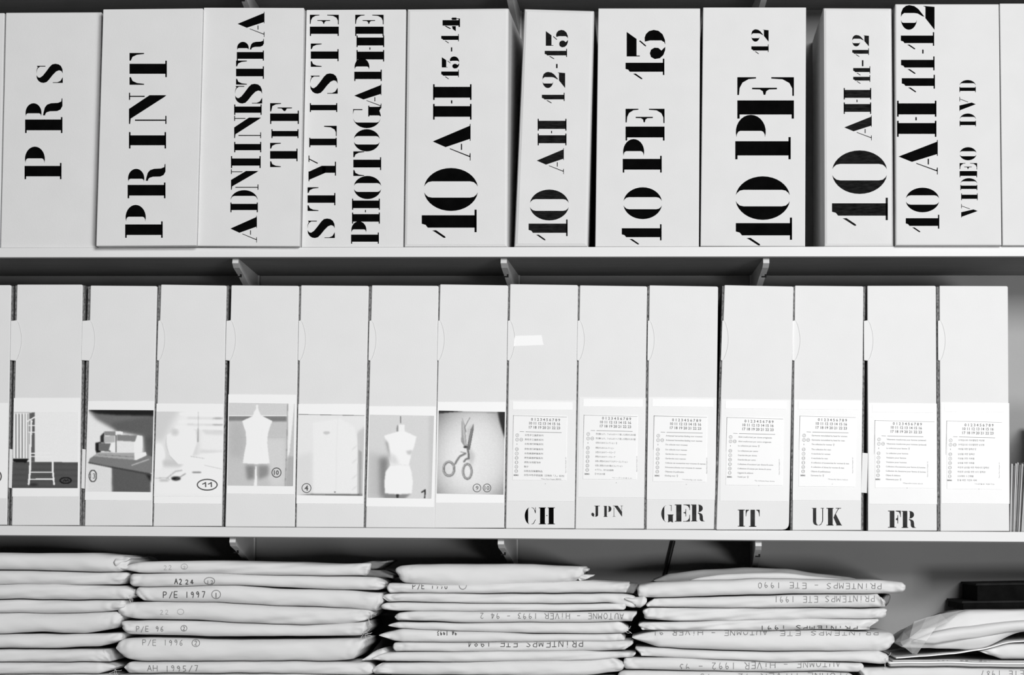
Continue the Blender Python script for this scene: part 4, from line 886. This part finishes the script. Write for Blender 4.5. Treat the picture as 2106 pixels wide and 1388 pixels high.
bundle('c3', P3, 'long cloth bundle with a drooping twisted right end, third down in the third pile', 787, 1316, [(787, 1222), (900, 1220), (1280, 1221), (1316, 1226)], [(787, 1238), (1000, 1240), (1250, 1240), (1316, 1252)], ends=('round', 'round'), amp=1.5,
       flaps=[(1284, 1330, [(1284, 1222), (1310, 1220), (1330, 1226)], [(1284, 1240), (1310, 1256), (1330, 1248)], -.005, ('point', 'round'), CLOTH)])
bundle('c4', P3, 'thin cream cloth bundle just above the AUTOMNE HIVER 1993 one', 783, 1287, [(783, 1240), (1000, 1241), (1287, 1242)], [(783, 1252), (820, 1257), (1000, 1257), (1287, 1255)], ends=('round', 'soft'))
bundle('c5', P3, 'cream cloth bundle with upside-down writing AUTOMNE HIVER 1993 94', 813, 1307, [(813, 1261), (860, 1257), (1307, 1258)], [(813, 1276), (1000, 1280), (1307, 1279)], ends=('soft', 'blunt'),
       writes=[('AUTOMNE - HIVER 1993 - 94 2', 985, 1284, 1272.5, 1272.5, 11.5, PENCIL, True, 1.2, 1)])
bundle('c6', P3, 'thin cream cloth bundle right under the AUTOMNE HIVER 1993 one', 798, 1291, [(798, 1280), (1000, 1281), (1291, 1280)], [(798, 1292), (900, 1296), (1100, 1302), (1291, 1303)], ends=('point', 'round'), threads=[(1286, 1296)])
bundle('c7', P3, 'cream cloth bundle with a tapered left end and writing nearly hidden in its seam', 780, 1284, [(780, 1298), (820, 1294), (1000, 1299), (1100, 1304), (1284, 1304)], [(780, 1315), (810, 1322), (1000, 1321), (1284, 1318)], ends=('point', 'soft'),
       writes=[('94 1993', 898, 940, 1306, 1306, 9, PENCILD, True, 1.5, 1)])
bundle('c8', P3, 'thin cream cloth bundle with upside-down PRINTEMPS ETE 1994 along its top', 808, 1296, [(808, 1323), (1000, 1322), (1200, 1318), (1296, 1318)], [(808, 1341), (1000, 1341), (1296, 1337)], ends=('blunt', 'blunt'),
       writes=[('PRINTEMPS ETE 1994', 958, 1200, 1330, 1330, 13, PENCILD, True, 1.4, 1)])
bundle('c9', P3, 'long cream cloth bundle with its twisted left end sticking out under the black hole', 765, 1306, [(765, 1349), (790, 1343), (1000, 1341), (1200, 1338), (1306, 1342)], [(765, 1360), (1000, 1362), (1200, 1358), (1306, 1353)], ends=('point', 'soft'),
       flaps=[(744, 795, [(744, 1354), (775, 1334), (795, 1333)], [(744, 1360), (775, 1362), (795, 1360)], .004, ('point', 'soft'), CLOTH)])
bundle('c10', P3, 'thick creased cream cloth bundle low in the third pile, its right corner folded up', 768, 1280, [(768, 1364), (1000, 1362), (1200, 1357), (1280, 1350)], [(768, 1386), (1000, 1389), (1200, 1389), (1280, 1382)], amp=1.8)
bundle('c11', P3, 'cream cloth bundle at the foot of the third pile, cut by the picture bottom', 790, 1270, [(790, 1390), (1270, 1391)], [(790, 1434), (1270, 1434)])

bundle('d0', P4, 'cloth bundle set back on top of the fourth pile, coloured grey for shade', 1345, 1760, [(1345, 1190), (1380, 1180), (1450, 1172), (1533, 1167), (1620, 1170), (1700, 1181), (1760, 1188)], [(1345, 1199), (1760, 1194)], yf=.075, depth=.13, ends=('point', 'point'), m=mat('shade_toned_cloth', .30, .95, .1, 20, .001, 60, spec=.03),  # shade on this set-back bundle put into a darker cloth colour
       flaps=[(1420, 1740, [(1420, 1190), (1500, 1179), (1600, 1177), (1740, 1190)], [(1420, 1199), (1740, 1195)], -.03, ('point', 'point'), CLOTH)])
bundle('d1', P4, 'long cream cloth bundle with upside-down writing PRINTEMPS ETE 1990', 1311, 1863, [(1311, 1204), (1350, 1198), (1480, 1192), (1560, 1189), (1700, 1191), (1800, 1193), (1863, 1198)], [(1311, 1227), (1350, 1229), (1500, 1223), (1700, 1220), (1863, 1221)], ends=('blunt', 'soft'),
       writes=[('PRINTEMPS - ETE 1990', 1556, 1814, 1211, 1209, 11.5, PENCIL, True, 1.2, 1)])
bundle('d2', P4, 'cream cloth bundle with upside-down PRINTEMPS ETE 1991 beside a small black gap', 1335, 1819, [(1335, 1231), (1500, 1226), (1700, 1222), (1819, 1222)], [(1335, 1248), (1500, 1250), (1819, 1249)], ends=('blunt', 'blunt'),
       writes=[('PRINTEMPS ETE 1991', 1590, 1800, 1237, 1239, 12.5, PENCIL, True, 1.1, 1)],
       flaps=[(1812, 1831, [(1812, 1224), (1831, 1222)], [(1812, 1247), (1831, 1248)], .012, ('blunt', 'blunt'), CLOTHD)], threads=[(1812, 1228)])
bundle('d3', P4, 'wrinkled cream cloth bundle third down in the fourth pile, tied at its right end', 1324, 1828, [(1324, 1250), (1500, 1251), (1828, 1252)], [(1324, 1274), (1400, 1278), (1500, 1277), (1828, 1272)], ends=('soft', 'round'), amp=1.7)
bundle('d4', P4, 'twisted creased cream cloth bundle fourth down in the fourth pile', 1318, 1802, [(1318, 1281), (1420, 1279), (1520, 1276), (1640, 1273), (1720, 1274), (1802, 1273)], [(1318, 1296), (1500, 1297), (1600, 1297), (1802, 1295)], ends=('soft', 'blunt'), amp=2.6,
       writes=[('PRINTEMPS 1991', 1560, 1765, 1296, 1295, 9, PENCILD, True, 1.4, 1)])
bundle('d5', P4, 'thickest cream cloth bundle of the fourth pile with AUTOMNE HIVER along its top seam', 1299, 1840, [(1299, 1304), (1340, 1297), (1500, 1297), (1700, 1298), (1840, 1299)], [(1299, 1318), (1350, 1331), (1500, 1337), (1700, 1341), (1800, 1339), (1840, 1336)], ends=('point', 'soft'),
       writes=[('AUTOMNE - HIVER 91', 1340, 1580, 1306, 1306, 10, PENCIL, True, 1.2, 1), ('PRINTEMPS ETE', 1600, 1808, 1306, 1307, 9, PENCIL, True, 1.1, 2)])
bundle('d6', P4, 'cream cloth bundle sixth down in the fourth pile, frayed at its right end', 1311, 1829, [(1311, 1331), (1500, 1339), (1700, 1342), (1829, 1337)], [(1311, 1350), (1500, 1356), (1620, 1362), (1750, 1361), (1829, 1366)], ends=('blunt', 'round'), amp=1.3, threads=[(1822, 1352), (1818, 1360)])
bundle('d7', P4, 'cream cloth bundle with upside-down AUTOMNE HIVER 1992 93', 1281, 1775, [(1281, 1354), (1400, 1352), (1500, 1357), (1620, 1363), (1775, 1364)], [(1281, 1377), (1500, 1380), (1775, 1382)], ends=('soft', 'soft'),
       writes=[('AUTOMNE - HIVER 1992 - 93', 1394, 1730, 1370, 1379, 13.5, PENCIL, True, 1.2, 1)])
bundle('d8', P4, 'cream cloth bundle at the foot of the fourth pile, cut by the picture bottom', 1272, 1768, [(1272, 1380), (1500, 1381), (1768, 1384)], [(1272, 1434), (1768, 1434)],
       writes=[('AUTOMNE HIVER 92 - 93', 1435, 1768, 1395, 1398, 12, PENCIL, True, 1.1, 1)])

# ------------------------------------------------------------------ right-hand heap
P5 = 'bundles under the right-hand heap'
bundle('e1', P5, 'wide cream cloth bundle cut by the picture corner at lower right, under the folders', 1773, 2330, [(1773, 1374), (1850, 1371), (2330, 1373)], [(1773, 1404), (2330, 1404)], ends=('blunt', 'soft'), writes=[('ETE 1987', 2015, 2106, 1392, 1392, 13, PENCIL, True, 1.2, 1)])
bundle('e2', P5, 'cream cloth bundle at the very bottom right, below the picture edge', 1780, 2320, [(1780, 1406), (2320, 1406)], [(1780, 1434), (2320, 1434)])
for i, (L, a, b, mm, lb) in enumerate([(1830, 1364.5, 1370, FOLD, 'grey cardboard folder lowest under the plastic-wrapped bundle'), (1828, 1360.5, 1364, PAPER, 'white paper folder in the middle of the thin folders at right'), (1836, 1356.5, 1360, FOLD, 'grey cardboard folder with faint writing, topmost of the thin folders at right')]):
    v, f = clothmesh(L, 2320, [(L, a), (2320, a + 1)], [(L, b), (2320, b + 1)], .004 + .003 * i, .2, ('blunt', 'blunt'), 40 + i, .25, 40)
    t = tag(mesh('paper_folder', v, f, mm, None, True), lb, 'folder', 'thin folders under the wrapped bundle')
    if i == 2: fold_bvh = (BVHTree.FromPolygons([Vector(p) for p in v], f), t)
writing(fold_bvh[1], fold_bvh[0], 'ATELIER 1988', 1925, 2040, 1360.2, 1361, 3.2, PENCIL, True, .9, 3)
# loose white cloth lying at the right, and a bent white sheet over the folders
v, f = clothmesh(2016, 2330, [(2016, 1337), (2050, 1328), (2078, 1323), (2330, 1318)], [(2016, 1340), (2040, 1348), (2062, 1354), (2330, 1357)], .010, .18, ('point', 'soft'), 61, 1.5, 60)
tag(mesh('loose_cloth', v, f, CLOTH, None, True), 'pointed fold of white cloth at the right edge beneath the wrapped bundle', 'cloth')
def bent(L, Rr, line, th, y0, y1, m, name):
    V, Fc = [], []; n = 40
    for i in range(n + 1):
        x = L + (Rr - L) * i / n; p = un(x, interp(line, x), y0)
        for (y, dz) in ((y0, 0), (y0, th), (y1, th), (y1, 0)): V.append((p.x, y, p.z + dz))
    for i in range(n):
        for j in range(4): Fc.append((i * 4 + j, i * 4 + (j + 1) % 4, i * 4 + 4 + (j + 1) % 4, i * 4 + 4 + j))
    Fc += [(0, 1, 2, 3), tuple(n * 4 + j for j in (3, 2, 1, 0))]
    return mesh(name, V, Fc, m)
tag(bent(1843, 2330, [(1843, 1354), (1900, 1350), (1960, 1345), (2015, 1337), (2080, 1321), (2330, 1300)], .0014, .006, .2, PAPER, 'bent_sheet'), 'bent white cardboard sheet curving up under the plastic-wrapped bundle', 'sheet')
t = thing('wrapped_bundle', 'large plastic-wrapped white cloth bundle lying under the black boxes at right', 'cloth bundle', (un(2000, 1340, 0).x, .1, un(2000, 1345, 0).z))
v, f = clothmesh(1856, 2330, [(1856, 1318), (1890, 1290), (1920, 1276), (1975, 1256), (2000, 1255), (2330, 1252)], [(1856, 1340), (1890, 1346), (1960, 1342), (2016, 1335), (2106, 1300), (2330, 1285)], .004, .2, ('point', 'soft'), 71, 1.6, 90)
mesh('folded_cloth', v, f, CLOTH, t, True)
v, f = clothmesh(1880, 2330, [(1880, 1306), (1980, 1290), (2106, 1276), (2330, 1262)], [(1880, 1330), (2000, 1315), (2106, 1298), (2330, 1284)], -.004, .1, ('point', 'soft'), 77, 1.2, 60)
mesh('cloth_fold', v, f, CLOTH, t, True)
fp = {'a': (1841, 1320, .03), 'b': (1858, 1298, .02), 'c': (1880, 1278, .0), 'd': (1905, 1270, -.004), 'e': (1935, 1262, .0), 'f': (1982, 1255, .03), 'g': (1893, 1294, -.012), 'h': (1870, 1312, -.014), 'i': (1856, 1328, -.004),
      'j': (1876, 1344, -.003), 'k': (1905, 1318, -.012), 'l': (1925, 1290, -.010), 'm': (1950, 1278, -.008), 'n': (1886, 1345, .0), 'o': (1852, 1320, -.008)}
ks = list(fp); V = [un(x, y, yy) for x, y, yy in fp.values()]
tri = ['abo', 'aoi', 'obh', 'bch', 'chg', 'cdg', 'dlg', 'del', 'elm', 'efm', 'ghk', 'glk', 'ohi', 'hij', 'hkj', 'kjn']
fm = mesh('plastic_film', V, [tuple(ks.index(ch) for ch in t_) for t_ in tri], FILM, t); fm['label'] = 'crumpled clear plastic at the left end'
# black lidded boxes standing on it
for (x0, y0, y1, yf, lb) in [(1979, 1236.5, 1254.5, .055, 'low black lidded box lying on the plastic-wrapped bundle'), (2008, 1200, 1236, .062, 'taller black lidded box stacked on the lower black box')]:
    c = un(x0 + 100, y1, yf); t = thing('black_box', lb, 'box', (c.x, .12, c.z), 'black boxes at the right')
    v, f = prism([(x0 + 1.5, y0 + 3), (2300, y0 - 1), (2300, y1), (x0 + 1.5, y1)], (0,) * 4, yf, .215, .0006); mesh('tray', v, f, BLKBOX, t)
    v, f = prism([(x0 - 1, y0), (2303, y0 - 5), (2303, y0), (x0 - 1, y0 + 4.4)], (1, 1, 0, 0), yf - .002, .217, .0006); mesh('lid', v, f, mat('black_lid_board', .014, .7, .3, 60, spec=.05), t)
bpy.context.view_layer.update()
